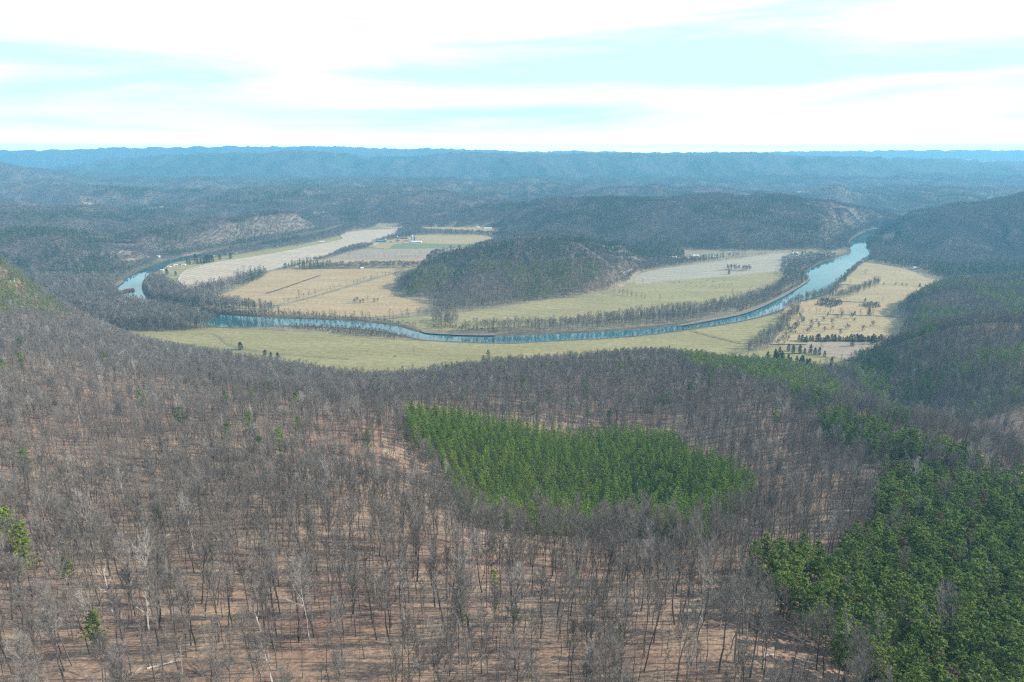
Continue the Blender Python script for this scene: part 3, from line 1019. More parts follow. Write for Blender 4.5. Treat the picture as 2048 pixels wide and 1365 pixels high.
def pine_tree(seed, H=15, cb=.25, wid=2.6, levels=12, per=5, tuft=5, size=.42, top=.5, r0=.17, ragged=.25, tufts=4):
    r = random.Random(seed)
    T, C = Geo(), Geo()
    lx, ly = r.uniform(-.5, .5), r.uniform(-.5, .5)
    T.tube([(0, 0, -1.5), (lx * .4, ly * .4, H * .45), (lx, ly, H * .98)], [r0, r0 * .65, .03], 5)
    az = 0
    for i in range(levels):
        f = (i + .3) / levels
        z = H * (cb + (1 - cb) * f)
        # rounded cone outline
        w = wid * (1 - f ** 1.6) ** .8 * (1 - .25 * (1 - f) ** 3) + .25
        for k in range(per):
            az += 2.399 + r.uniform(-.3, .3)
            L = w * r.uniform(1 - ragged * 1.6, 1 + ragged)
            tz = r.uniform(-.05, .35) + .25 * f
            b = np.array([lx * f, ly * f, z + r.uniform(-.3, .3)])
            e = b + np.array([math.cos(az) * L, math.sin(az) * L, L * tz])
            T.blade(b, e - b, L, .09, r)
            for m in range(tufts):
                u = .35 + .65 * (m + r.random()) / tufts
                p = b + (e - b) * u + np.array([r.uniform(-.25, .25) * w * .4, r.uniform(-.25, .25) * w * .4, r.uniform(-.1, .25)])
                for _ in range(tuft):
                    C.tri(p, size * r.uniform(.7, 1.2), r, .35)
    for _ in range(12):
        C.tri((lx, ly, H * (1 - r.random() * .07)), size * .7, r, -.3)
    return T, C


M_TWIG = leafy('grey_winter_twigs', (.16, .138, .118), (.265, .232, .20), (.40, .37, .325), .9)
M_BARK = leafy('grey_bark', (.065, .056, .048), (.17, .148, .13), (.42, .39, .35), .9)
M_TWIGF = leafy('far_winter_twigs', (.12, .108, .10), (.20, .18, .17), (.28, .26, .24), .9)
M_PINE = leafy('green_plantation_needles', (.15, .23, .024), (.245, .345, .038), (.30, .37, .045), thin=True)
M_WPINE = leafy('dull_green_pine_needles', (.14, .205, .040), (.225, .295, .060), (.20, .14, .08), thin=True)
M_YPINE = leafy('yellow_green_pine_needles', (.17, .23, .03), (.24, .29, .04), thin=True)
M_FPINE = leafy('dark_far_needles', (.04, .065, .032), (.08, .115, .045))
M_CEDAR = leafy('dark_cedar_foliage', (.022, .035, .02), (.035, .05, .026))
M_PBARK = leafy('brown_pine_bark', (.10, .07, .05), (.15, .11, .08), None, .9)
M_DEAD = leafy('bleached_dead_wood', (.50, .47, .42), (.62, .59, .54), None, .8)
M_OLDWOOD = leafy('old_fallen_wood', (.12, .10, .085), (.30, .27, .23), (.5, .47, .42), .9)
M_BRUSH = leafy('brown_brush', (.12, .095, .075), (.20, .165, .13), None, .9)


class Kind:
    """a plant shape: trunk mesh and crown mesh, and the two joined for massed planting"""
    def __init__(s, name, T, C, mt, mc):
        s.trunk = T.mesh(name + '_trunk', mt)
        s.crown = C.mesh(name + '_crown', mc)
        v = T.v + C.v
        o = len(T.v)
        tt = list(T.t)
        ct = [tuple(i + o for i in f) for f in C.t]
        cq = [tuple(i + o for i in f) for f in C.q]
        mi = [0] * len(tt) + [1] * len(ct) + [0] * len(T.q) + [1] * len(cq)
        s.both = mesh_np(name, v, [tt + ct, list(T.q) + cq], [mt, mc], mi)


def kinds(base, n, fn, mt, mc):
    return [Kind(base + '_' + 'abcdefghijkl'[i], *fn(i), mt, mc) for i in range(n)]


BARE = kinds('bare_tree', 9, lambda i: bare_tree(100 + i, 18.2 + (i * 2.3) % 6, .40 + .05 * (i % 4), 3.7 + (i * 1.1) % 2.8, 13, 7, 16, .036, 1.3, .14 + .03 * (i % 4), up=.55 + .2 * (i % 4)), M_BARK, M_TWIG)
SLIM = kinds('slim_tree', 4, lambda i: bare_tree(130 + i, 15 + 1.5 * i, .58, 2.2, 7, 4, 7, .045, 1.0, .10), M_BARK, M_TWIG)
MID = kinds('mid_tree', 5, lambda i: bare_tree(200 + i, 15 + (i * 1.7) % 4, .38, 5.0, 9, 5, 8, .11, 1.7, .2, 1), M_BARK, M_TWIG)
FAR = kinds('far_tree', 4, lambda i: dome_tree(300 + i, 12 + i % 3, 5.0), M_TWIGF, M_TWIGF)
FIELDT = kinds('field_tree', 5, lambda i: bare_tree(400 + i, 15, .16, 5.2, 11, 5, 7, .09, 1.5, .24, 1, .8), M_BARK, M_TWIG)
PPINE = kinds('plantation_pine', 5, lambda i: pine_tree(500 + i, 15.0 + (i % 3) * 1.6, .14, 2.9, 13, 6, 8, .32, ragged=.30), M_PBARK, M_PINE)
WPINE = kinds('wild_pine', 6, lambda i: pine_tree(600 + i, 13 + (i * 1.7) % 4, .34, 3.4, 10, 6, 9, .34, ragged=.40, tufts=6), M_PBARK, M_WPINE)
YPINE = kinds('bright_pine', 2, lambda i: pine_tree(650 + i, 15 + i, .40, 2.7, 8, 5, 5, .42, ragged=.4), M_PBARK, M_YPINE)
FPINE = kinds('far_pine', 3, lambda i: pine_tree(700 + i, 15 + i, .12, 3.4, 6, 5, 2, 1.2, ragged=.3, tufts=2), M_PBARK, M_FPINE)
MPINE = kinds('mid_pine', 4, lambda i: pine_tree(720 + i, 15 + i, .22, 3.4, 8, 5, 3, .7, ragged=.32, tufts=3), M_PBARK, M_WPINE)
CEDAR = kinds('cedar_tree', 3, lambda i: pine_tree(800 + i, 9, .04, 3.4, 10, 7, 6, .55, ragged=.12, tufts=3, r0=.2), M_PBARK, M_CEDAR)
BUSH = kinds('bush', 4, lambda i: bare_tree(850 + i, 3.2, .05, 2.6, 9, 4, 7, .12, 1.1, .10, 1, .6), M_BRUSH, M_BRUSH)
DEAD = kinds('dead_tree', 3, lambda i: bare_tree(900 + i, 13 + i, .35, 4.2, 6, 3, 1, .09, .9, .24), M_DEAD, M_DEAD)


def scatter(name, sets, **props):
    """sets: list of (kinds list, xyz (n,3), scale (n,), index choice) -> one object that carries many small plants"""
    coll = bpy.data.collections.new(name + '_shapes')
    order, pts, sc, ix, rot = [], [], [], [], []
    k0 = 0
    for ks, P, S in sets:
        if not len(P):
            continue
        for j, kd in enumerate(ks):
            nm = '%03d_%s' % (k0 + j, name)
            o = bpy.data.objects.new(nm, kd.both)
            coll.objects.link(o)
        pts.append(P)
        sc.append(np.c_[S * rs.uniform(.85, 1.15, len(P)), S * rs.uniform(.85, 1.15, len(P)), S])
        ix.append(k0 + rs.randint(0, len(ks), len(P)))
        rot.append(np.c_[rs.uniform(-.06, .06, len(P)), rs.uniform(-.06, .06, len(P)), rs.uniform(0, 6.283, len(P))])
        k0 += len(ks)
    P = np.vstack(pts).astype(np.float32)
    me = bpy.data.meshes.new(name)
    me.vertices.add(len(P))
    me.vertices.foreach_set('co', P.ravel())
    for an, ty, arr in (('plant_scale', 'FLOAT_VECTOR', np.vstack(sc)), ('plant_turn', 'FLOAT_VECTOR', np.vstack(rot))):
        a = me.attributes.new(an, ty, 'POINT')
        a.data.foreach_set('vector', arr.astype(np.float32).ravel())
    a = me.attributes.new('plant_kind', 'INT', 'POINT')
    a.data.foreach_set('value', np.concatenate(ix).astype(np.int32))
    o = link(name, me, kind='stuff', **props)
    ng = bpy.data.node_groups.new(name + '_planting', 'GeometryNodeTree')
    ng.interface.new_socket('Geometry', in_out='INPUT', socket_type='NodeSocketGeometry')
    ng.interface.new_socket('Geometry', in_out='OUTPUT', socket_type='NodeSocketGeometry')
    gi, go = ng.nodes.new('NodeGroupInput'), ng.nodes.new('NodeGroupOutput')
    ins = ng.nodes.new('GeometryNodeInstanceOnPoints')
    ci = ng.nodes.new('GeometryNodeCollectionInfo')
    ci.inputs['Collection'].default_value = coll
    ci.inputs['Separate Children'].default_value = True
    ci.inputs['Reset Children'].default_value = True
    def attr(nm, ty):
        n = ng.nodes.new('GeometryNodeInputNamedAttribute')
        n.data_type = ty
        n.inputs['Name'].default_value = nm
        return n.outputs['Attribute']
    L = ng.links.new
    L(gi.outputs[0], ins.inputs['Points'])
    L(ci.outputs[0], ins.inputs['Instance'])
    ins.inputs['Pick Instance'].default_value = True
    L(attr('plant_kind', 'INT'), ins.inputs['Instance Index'])
    L(attr('plant_turn', 'FLOAT_VECTOR'), ins.inputs['Rotation'])
    L(attr('plant_scale', 'FLOAT_VECTOR'), ins.inputs['Scale'])
    L(ins.outputs[0], go.inputs[0])
    md = o.modifiers.new('planting', 'NODES')
    md.node_group = ng
    return o


def plant(name, kd, x, y, s=1.0, turn=None, z=None, sz=None, **props):
    """one tree as a thing: an empty at its foot with trunk and crown"""
    if z is None:
        z = float(height(np.array([x]), np.array([y]))[0])
    e = bpy.data.objects.new(name, None)
    e.empty_display_size = 1
    col.objects.link(e)
    e.location = (x, y, z)
    e.rotation_euler = (0, 0, rnd.uniform(0, 6.28) if turn is None else turn)
    e.scale = (s, s, s if sz is None else sz)
    for k, v in props.items():
        e[k] = v
    link('trunk', kd.trunk, e)
    link('crown', kd.crown, e)
    return e


def jgrid(y0, y1, sp, margin=70, jit=.42, lim=.80):
    xm = lim * y1 + margin
    gx = np.arange(-xm, xm, sp)
    gy = np.arange(y0, y1, sp)
    X, Y = np.meshgrid(gx, gy)
    X = X + rs.uniform(-jit, jit, X.shape) * sp
    Y = Y + rs.uniform(-jit, jit, Y.shape) * sp
    X, Y = X.ravel(), Y.ravel()
    m = (np.abs(X) < lim * Y + margin)
    return X[m], Y[m]


def pine_chance(x, y):
    p = np.zeros(x.shape)
    for P, s in PINE_ZONES:
        lo, hi = P.min(0), P.max(0)
        m = (x > lo[0]) & (x < hi[0]) & (y > lo[1]) & (y < hi[1])
        if m.any():
            p[m] = np.maximum(p[m], inpoly(x[m], y[m], P) * s)
    return p


SUN_AZ = math.radians(1)     # direction towards the sun, from +X turned towards +Y
SUN_EL = math.radians(29)

if TREES:
    # ---- plantation in straight rows
    ang = math.radians(106)
    u = np.array([math.cos(ang), math.sin(ang)])
    w = np.array([-u[1], u[0]])
    c = PLANT.mean(0)
    I, J = np.meshgrid(np.arange(-120, 120), np.arange(-160, 160))
    PX = c[0] + I * 6.4 * w[0] + J * 4.0 * u[0]
    PY = c[1] + I * 6.4 * w[1] + J * 4.0 * u[1]
    PX = (PX + rs.uniform(-.45, .45, PX.shape)).ravel()
    PY = (PY + rs.uniform(-.9, .9, PY.shape)).ravel()
    m = inpoly(PX, PY, PLANT) & (rs.rand(len(PX)) < .96)
    PX, PY = PX[m], PY[m]
    PZ = height(PX, PY)
    # ---- woods, near to far
    bare_n, slim_n, mid_n, far_n, wp, mp, fp = [], [], [], [], [], [], []
    x, y = jgrid(60, 620, 5.5, lim=.86)
    z = height(x, y)
    f = forest_mask(x, y, z)
    dens_n = .80 + .35 * (fbm(x / 45, y / 45, 2, 101) - .5) * 2
    keep = (rs.rand(len(x)) < f * dens_n) & ~inpoly(x, y, PLANT)
    x, y, z = x[keep], y[keep], z[keep]
    pc = pine_chance(x, y)
    ispine = rs.rand(len(x)) < pc
    wp.append(np.c_[x, y, z][ispine])
    x2, y2 = jgrid(60, 620, 4.9, lim=.86)       # pine woods stand closer
    z2 = height(x2, y2)
    k2 = (rs.rand(len(x2)) < (pine_chance(x2, y2) > .7) * .6) & ~inpoly(x2, y2, PLANT)
    wp.append(np.c_[x2, y2, z2][k2])
    nb = np.c_[x, y, z][~ispine]
    sl = rs.rand(len(nb)) < .42
    bare_n, slim_n = nb[~sl], nb[sl]
    x, y = jgrid(620, 1500, 6.0)
    z = height(x, y)
    f = forest_mask(x, y, z)
    keep = (rs.rand(len(x)) < f * .95) & ~inpoly(x, y, PLANT)
    x, y, z = x[keep], y[keep], z[keep]
    pc = np.maximum(pine_chance(x, y), .75 * sstep(.47, .56, fbm(x / 60, y / 60, 3, 121)) * (x > 300) * (z > 6))
    isp = rs.rand(len(x)) < pc
    mp.append(np.c_[x, y, z][isp])
    mid_n = np.c_[x, y, z][~isp]
    x, y = jgrid(1500, 3100, 7.6)
    z = height(x, y)
    f = forest_mask(x, y, z)
    keep = rs.rand(len(x)) < f * .97
    x, y, z = x[keep], y[keep], z[keep]
    pc = pine_chance(x, y)
    pc = np.maximum(pc, .75 * sstep(.6, .68, fbm(x / 170, y / 170, 3, 111)))
    isp = rs.rand(len(x)) < pc
    fp.append(np.c_[x, y, z][isp])
    far1 = np.c_[x, y, z][~isp]
    x, y = jgrid(3100, 6000, 14)
    z = height(x, y)
    f = forest_mask(x, y, z)
    f = np.where(y > 3200, 1, f)
    for P in FIELD_XY:
        f = np.where(inpoly(x, y, P), 0, f)
    keep = rs.rand(len(x)) < f * .97
    x, y, z = x[keep], y[keep], z[keep]
    isp = rs.rand(len(x)) < .8 * sstep(.56, .66, fbm(x / 300, y / 300, 3, 113))
    fp2 = np.c_[x, y, z][isp]
    far2 = np.c_[x, y, z][~isp]
    # ---- rows
    rows = []
    for pl, sp, hgt in ROWS:
        P = dens([flat(*p) for p in pl], 60)
        s = np.r_[0, np.cumsum(np.hypot(*np.diff(P, axis=0).T))]
        n = int(s[-1] / sp)
        for i in range(n):
            t = (i + rs.uniform(-.35, .35)) * sp
            xx = np.interp(t, s, P[:, 0]) + rs.uniform(-4, 4)
            yy = np.interp(t, s, P[:, 1]) + rs.uniform(-5, 5)
            rows.append((xx, yy, 0, hgt / 15 * rs.uniform(.65, 1.2)))
    for B_, side in ((bkA, 1), (bkB, -1)):
        for i in range(4, len(B_) - 2):
            if B_[i][1] > 2450:
                continue
            d_ = B_[i + 1] - B_[i - 1]
            d_ = d_ / max(np.linalg.norm(d_), 1e-6)
            nrm = np.array([d_[1], -d_[0]])
            c_ = (bkA[i] + bkB[i]) / 2
            if np.dot(nrm, B_[i] - c_) < 0:
                nrm = -nrm
            n_ = int(np.linalg.norm(B_[i + 1] - B_[i]) / 5) + 1
            dn = vnoise(np.array([B_[i][0] / 60]), np.array([B_[i][1] / 60]), 77)[0]
            for q_ in range(n_):
                if rs.rand() < dn * .9:
                    p_ = B_[i] + (B_[i + 1] - B_[i]) * rs.rand() + nrm * rs.uniform(2, 12)
                    rows.append((p_[0], p_[1], 0, rs.uniform(.25, .75)))
    rows = np.array(rows)
    rows[:, 2] = height(rows[:, 0], rows[:, 1])

    # ---- the 300 that show largest of each kind become things of their own
    def split_nearest(P, n=300):
        P = np.asarray(P)
        px, py = project(P[:, 0], P[:, 1], P[:, 2] + 8)
        inv = (px > 10) & (px < 2038) & (py > 300) & (py < 1380)
        d = np.hypot(P[:, 0], P[:, 1]) + np.where(inv, 0, 1e6)
        k = np.argsort(d)
        return P[k[:n]], P[k[n:]]

    nb_all = np.vstack([bare_n, slim_n])
    isb = np.r_[np.ones(len(bare_n)), np.zeros(len(slim_n))]
    px, py = project(nb_all[:, 0], nb_all[:, 1], nb_all[:, 2] + 8)
    d = np.hypot(nb_all[:, 0], nb_all[:, 1]) + np.where((px > 10) & (px < 2038) & (py < 1400), 0, 1e6)
    k = np.argsort(d)
    ind, rest = k[:300], k[300:]
    for i in ind:
        X_, Y_, Z_ = nb_all[i]
        thick = isb[i] > .5
        kd = rnd.choice(BARE if thick else SLIM)
        plant('bare_tree', kd, X_, Y_, rnd.uniform(.78, 1.15), z=Z_, category='tree', group='leafless trees on the near slope',
              label='tall leafless grey tree with broad twiggy crown on the nearest leaf covered slope' if thick else 'slim leafless young tree with thin trunk on the nearest leaf covered slope')
    rb, rsl = nb_all[rest][isb[rest] > .5], nb_all[rest][isb[rest] < .5]
    scatter('bare_woodland', [
        (BARE, rb, rs.uniform(.66, 1.1, len(rb))), (SLIM, rsl, rs.uniform(.8, 1.2, len(rsl))),
        (MID, mid_n, rs.uniform(.75, 1.1, len(mid_n)) * (1 + .45 * ((mid_n[:, 0] < -420) & (mid_n[:, 1] > 1080) & (mid_n[:, 2] < 5)))), (FAR, far1, rs.uniform(.75, 1.1, len(far1))),
        (FAR, far2, rs.uniform(1.0, 1.5, len(far2))), (FIELDT, rows[:, :3], rows[:, 3])],
        label='grey brown leafless woodland covering the slopes, hills and river banks')
    sx_, sy_ = jgrid(60, 520, 5.5, lim=.86)
    sz_ = height(sx_, sy_)
    kk = (rs.rand(len(sx_)) < .15 + .6 * sstep(.5, .62, fbm(sx_ / 28, sy_ / 28, 3, 131))) & ~inpoly(sx_, sy_, PLANT)
    US = np.c_[sx_, sy_, sz_][kk]
    scatter('undergrowth', [(SLIM, US, rs.uniform(.22, .5, len(US)))], label='low leafless saplings and brush between the trees of the near slope')
    fx_, fy_ = jgrid(60, 420, 9, lim=.86)
    fz_ = height(fx_, fy_)
    kk = (rs.rand(len(fx_)) < .4) & ~inpoly(fx_, fy_, PLANT)

    def dead_branch(i):
        r = random.Random(40 + i)
        T, C = Geo(), Geo()
        L_ = 2.5 + 2 * i
        T.tube([(-L_ / 2, 0, .1), (0, r.uniform(-.3, .3), .2), (L_ / 2, r.uniform(-.5, .5), .12)], [.13, .10, .03], 5)
        for q in range(5):
            C.tube([(r.uniform(-.3, .45) * L_, 0, .15), (r.uniform(0, .6) * L_, r.uniform(-1.3, 1.3), r.uniform(.1, .8))], [.05, .015], 3)
        return T, C
    LOGS = kinds('dead_branch', 4, dead_branch, M_OLDWOOD, M_OLDWOOD)
    FB = np.c_[fx_, fy_, fz_][kk]
    scatter('fallen_branches', [(LOGS, FB, rs.uniform(.6, 1.3, len(FB)))], label='grey fallen branches and small logs strewn over the leaf litter')
    PP = np.c_[PX, PY, PZ]
    a, b = split_nearest(PP)
    for X_, Y_, Z_ in a:
        plant('plantation_pine', rnd.choice(PPINE), X_, Y_, rnd.uniform(.88, 1.1), z=Z_, category='tree', group='plantation pines in rows',
              label='bright green pine in the front rows of the square plantation')
    scatter('pine_plantation', [(PPINE, b, rs.uniform(.78, 1.14, len(b)))], label='rear rows of the bright green pine plantation')
    WP = np.vstack(wp)
    a, b = split_nearest(WP)
    for X_, Y_, Z_ in a:
        plant('pine_tree', rnd.choice(WPINE), X_, Y_, rnd.uniform(.8, 1.15), z=Z_, category='tree', group='wild pines on the right slope',
              label='dull green wild pine in the natural pine wood on the near right slope')
    MP, FPP = np.vstack(mp), np.vstack(fp)
    scatter('pine_wood', [(WPINE, b, rs.uniform(.8, 1.15, len(b))), (MPINE, MP, rs.uniform(.8, 1.1, len(MP))), (FPINE, FPP, rs.uniform(.75, 1.05, len(FPP))), (FPINE, fp2, rs.uniform(1.0, 1.4, len(fp2)))],
            label='dark green pine woods scattered over the farther slopes and hills')
# ------------------------------------------------------------------ single things
def ground_z(x, y):
    return float(height(np.array([x]), np.array([y]))[0])


def box(v, q, x0, x1, y0, y1, z0, z1):
    b = len(v)
    v += [(x0, y0, z0), (x1, y0, z0), (x1, y1, z0), (x0, y1, z0), (x0, y0, z1), (x1, y0, z1), (x1, y1, z1), (x0, y1, z1)]
    q += [(b, b + 3, b + 2, b + 1), (b + 4, b + 5, b + 6, b + 7), (b, b + 1, b + 5, b + 4), (b + 1, b + 2, b + 6, b + 5), (b + 2, b + 3, b + 7, b + 6), (b + 3, b, b + 4, b + 7)]


def boxes(name, lst, mat, parent=None, **props):
    v, q = [], []
    for b in lst:
        box(v, q, *b)
    return link(name, mesh_np(name, v, [q], [mat]), parent, **props)


def root(name, x, y, z, turn, **props):
    e = bpy.data.objects.new(name, None)
    col.objects.link(e)
    e.location = (x, y, z)
    e.rotation_euler = (0, 0, turn)
    for k, val in props.items():
        e[k] = val
    return e


M_WHITE = plain('white_siding', (.78, .77, .74), .6, vary=.06)
M_CREAM = plain('cream_siding', (.62, .57, .47), .7, vary=.06)
M_GREYW = plain('grey_siding', (.42, .42, .41), .7, vary=.08)
M_WOOD = plain('weathered_boards', (.20, .15, .11), .8, vary=.15)
M_REDP = plain('red_painted_metal', (.42, .075, .06), .5, vary=.12)
M_BLUER = plain('blue_metal_roof', (.16, .36, .52), .4, vary=.06)
M_GREYR = plain('grey_shingle_roof', (.20, .20, .21), .8, vary=.12)
M_BROWNR = plain('brown_shingle_roof', (.24, .15, .11), .8, vary=.12)
M_WHITER = plain('white_metal_roof', (.82, .83, .84), .35, vary=.05)
M_GREENR = plain('dark_green_metal_roof', (.03, .12, .09), .5, vary=.08)
M_GLASS = plain('dark_window_glass', (.03, .04, .05), .1)
M_CONC = plain('silo_concrete', (.36, .37, .38), .8, vary=.12)
M_DBLUE = plain('dark_blue_silo_steel', (.06, .11, .17), .35, vary=.1)
M_BLACK = plain('black_hide', (.02, .018, .016), .6)
M_FEATH = plain('black_feathers', (.02, .02, .022), .5)
M_STEEL = plain('bridge_steel', (.30, .34, .32), .6, vary=.1)
M_ASPH = plain('asphalt', (.07, .07, .075), .9, vary=.1)
M_SAND = plain('river_sand', (.235, .18, .125), .95, vary=.18, scale=.15)
M_TRACK = plain('pale_dirt_track', (.50, .43, .33), .95, vary=.12, scale=.2)
M_DITCH = plain('dark_ditch_grass', (.13, .10, .065), .95, vary=.25, scale=.2)
M_RUST = leafy('rusty_island_brush', (.36, .17, 0.140), (.46, .25, .12), None, .9)


def house(name, px, py, L, W, H, wall, roof_, turn, label, cat, group=None, on_hill=False, rise=.42, xy=None):
    if xy is None:
        x, y = hit(px, py) if on_hill else flat(px, py, .5)
    else:
        x, y = xy
    z = ground_z(x, y)
    e = root(name, x, y, max(z, 0) + .2, turn, label=label, category=cat)
    if group:
        e['group'] = group
    R = W / 2 * rise
    v = [(-L / 2, -W / 2, -2), (L / 2, -W / 2, -2), (L / 2, W / 2, -2), (-L / 2, W / 2, -2), (-L / 2, -W / 2, H), (L / 2, -W / 2, H), (L / 2, W / 2, H), (-L / 2, W / 2, H), (-L / 2, 0, H + R), (L / 2, 0, H + R)]
    q = [(0, 3, 2, 1), (0, 1, 5, 4), (2, 3, 7, 6)]
    t = [(1, 2, 6), (1, 6, 9), (1, 9, 5), (3, 0, 4), (3, 4, 8), (3, 8, 7)]
    link('wall', mesh_np('wall', v, [t, q], [wall]), e)
    o, th = .5, .25
    rv = []
    for zz in (0, th):
        rv += [(-L / 2 - o, -W / 2 - o, H - R * o / (W / 2) + .02 + zz), (L / 2 + o, -W / 2 - o, H - R * o / (W / 2) + .02 + zz), (L / 2 + o, 0, H + R + .02 + zz), (-L / 2 - o, 0, H + R + .02 + zz), (L / 2 + o, W / 2 + o, H - R * o / (W / 2) + .02 + zz), (-L / 2 - o, W / 2 + o, H - R * o / (W / 2) + .02 + zz)]
    rq = [(0, 3, 2, 1), (3, 5, 4, 2), (6, 7, 8, 9), (9, 8, 10, 11), (0, 1, 7, 6), (4, 5, 11, 10), (1, 2, 8, 7), (2, 4, 10, 8), (3, 0, 6, 9), (5, 3, 9, 11)]
    ro = link('roof', mesh_np('roof', rv, [rq], [roof_]), e)
    n = max(2, int(L / 4))
    for k in range(n):
        cx = -L / 2 + (k + .5) * L / n
        if k == n // 2 and n > 2 or (n == 2 and k == 1):
            boxes('door', [(cx - .55, cx + .55, -W / 2 - .06, -W / 2 + .1, -.2, 2.0)], M_WOOD, e)
        else:
            boxes('window', [(cx - .6, cx + .6, -W / 2 - .05, -W / 2 + .1, 1.0, 2.2)], M_GLASS, e)
    return e, ro


def silo(px, py, rad, H, body, dome, label):
    x, y = flat(px, py, .5)
    e = root('silo', x, y, .2, 0, label=label, category='silo', group='silos of the farm')
    n = 20
    def ringed(zs, rs_):
        v, q = [], []
        for z, r in zip(zs, rs_):
            v += [(r * math.cos(2 * math.pi * k / n), r * math.sin(2 * math.pi * k / n), z) for k in range(n)]
        for i in range(len(zs) - 1):
            q += [(i * n + k, i * n + (k + 1) % n, (i + 1) * n + (k + 1) % n, (i + 1) * n + k) for k in range(n)]
        return v, q
    zs, rr = [-1], [rad]
    for k in range(int(H // 1.5)):
        zs += [k * 1.5 + .1, k * 1.5 + .2, k * 1.5 + .3]
        rr += [rad, rad + .06, rad]
    zs.append(H)
    rr.append(rad)
    v, q = ringed(zs, rr)
    link('cylinder_wall', mesh_np('cylinder_wall', v, [q], [body], smooth=True), e)
    v, q = ringed([H + .01 + rad * .8 * math.sin(a) for a in np.linspace(0, 1.5, 7)], [(rad + .12) * math.cos(a) for a in np.linspace(0, 1.5, 7)])
    link('dome', mesh_np('dome', v, [q], [dome], smooth=True), e)
    boxes('ladder', [(-.3, .3, -rad - .45, -rad - .2, 0, H)], M_GREYW, e)


# ---- farm
house('long_shed', 761.5, 484.5, 27, 9, 4.2, M_WOOD, M_BLUER, .12, 'long farm shed with blue metal roof at the left end of the farm', 'shed')
house('low_shed', 781, 485, 9, 6, 2.6, M_CREAM, M_BROWNR, .2, 'small low beige shed between the blue roofed shed and the red roofed barn', 'shed')
house('small_barn', 796, 483, 10, 9, 4.5, M_WOOD, M_GREYR, .3, 'small dark barn below the lone tall silo', 'barn')
house('feed_barn', 808, 478, 24, 9, 4.0, M_WOOD, M_BROWNR, .05, 'brown weathered feed barn behind the red roofed barn', 'barn')
house('red_barn', 812, 485, 14, 9, 4.5, M_WHITE, M_REDP, .1, 'barn with red roof and white walls in the middle of the farm', 'barn')
house('white_barn', 833, 485.5, 34, 10, 3.6, M_WHITE, M_WHITER, -.05, 'long low white barn in front of the pair of silos', 'barn')
house('small_shed', 845, 480, 7, 6, 3, M_WHITE, M_GREYR, .5, 'tiny white shed right of the long white barn', 'shed')
silo(771.5, 484.8, 2.6, 9.5, M_DBLUE, M_WHITER, 'short dark blue silo touching the blue roofed shed')
silo(795, 480.5, 2.2, 12, M_DBLUE, M_WHITER, 'lone dark silo with white dome above the small dark barn')
silo(817.5, 484.8, 1.9, 8.5, M_CONC, M_GREYR, 'short grey silo at the right end of the red roofed barn')
silo(824.5, 482.5, 2.9, 17.5, M_CONC, M_WHITER, 'tallest pale silo with white dome behind the long white barn')
silo(829, 483, 2.7, 14.5, M_DBLUE, M_GREYR, 'dark blue silo right beside the tallest pale silo')

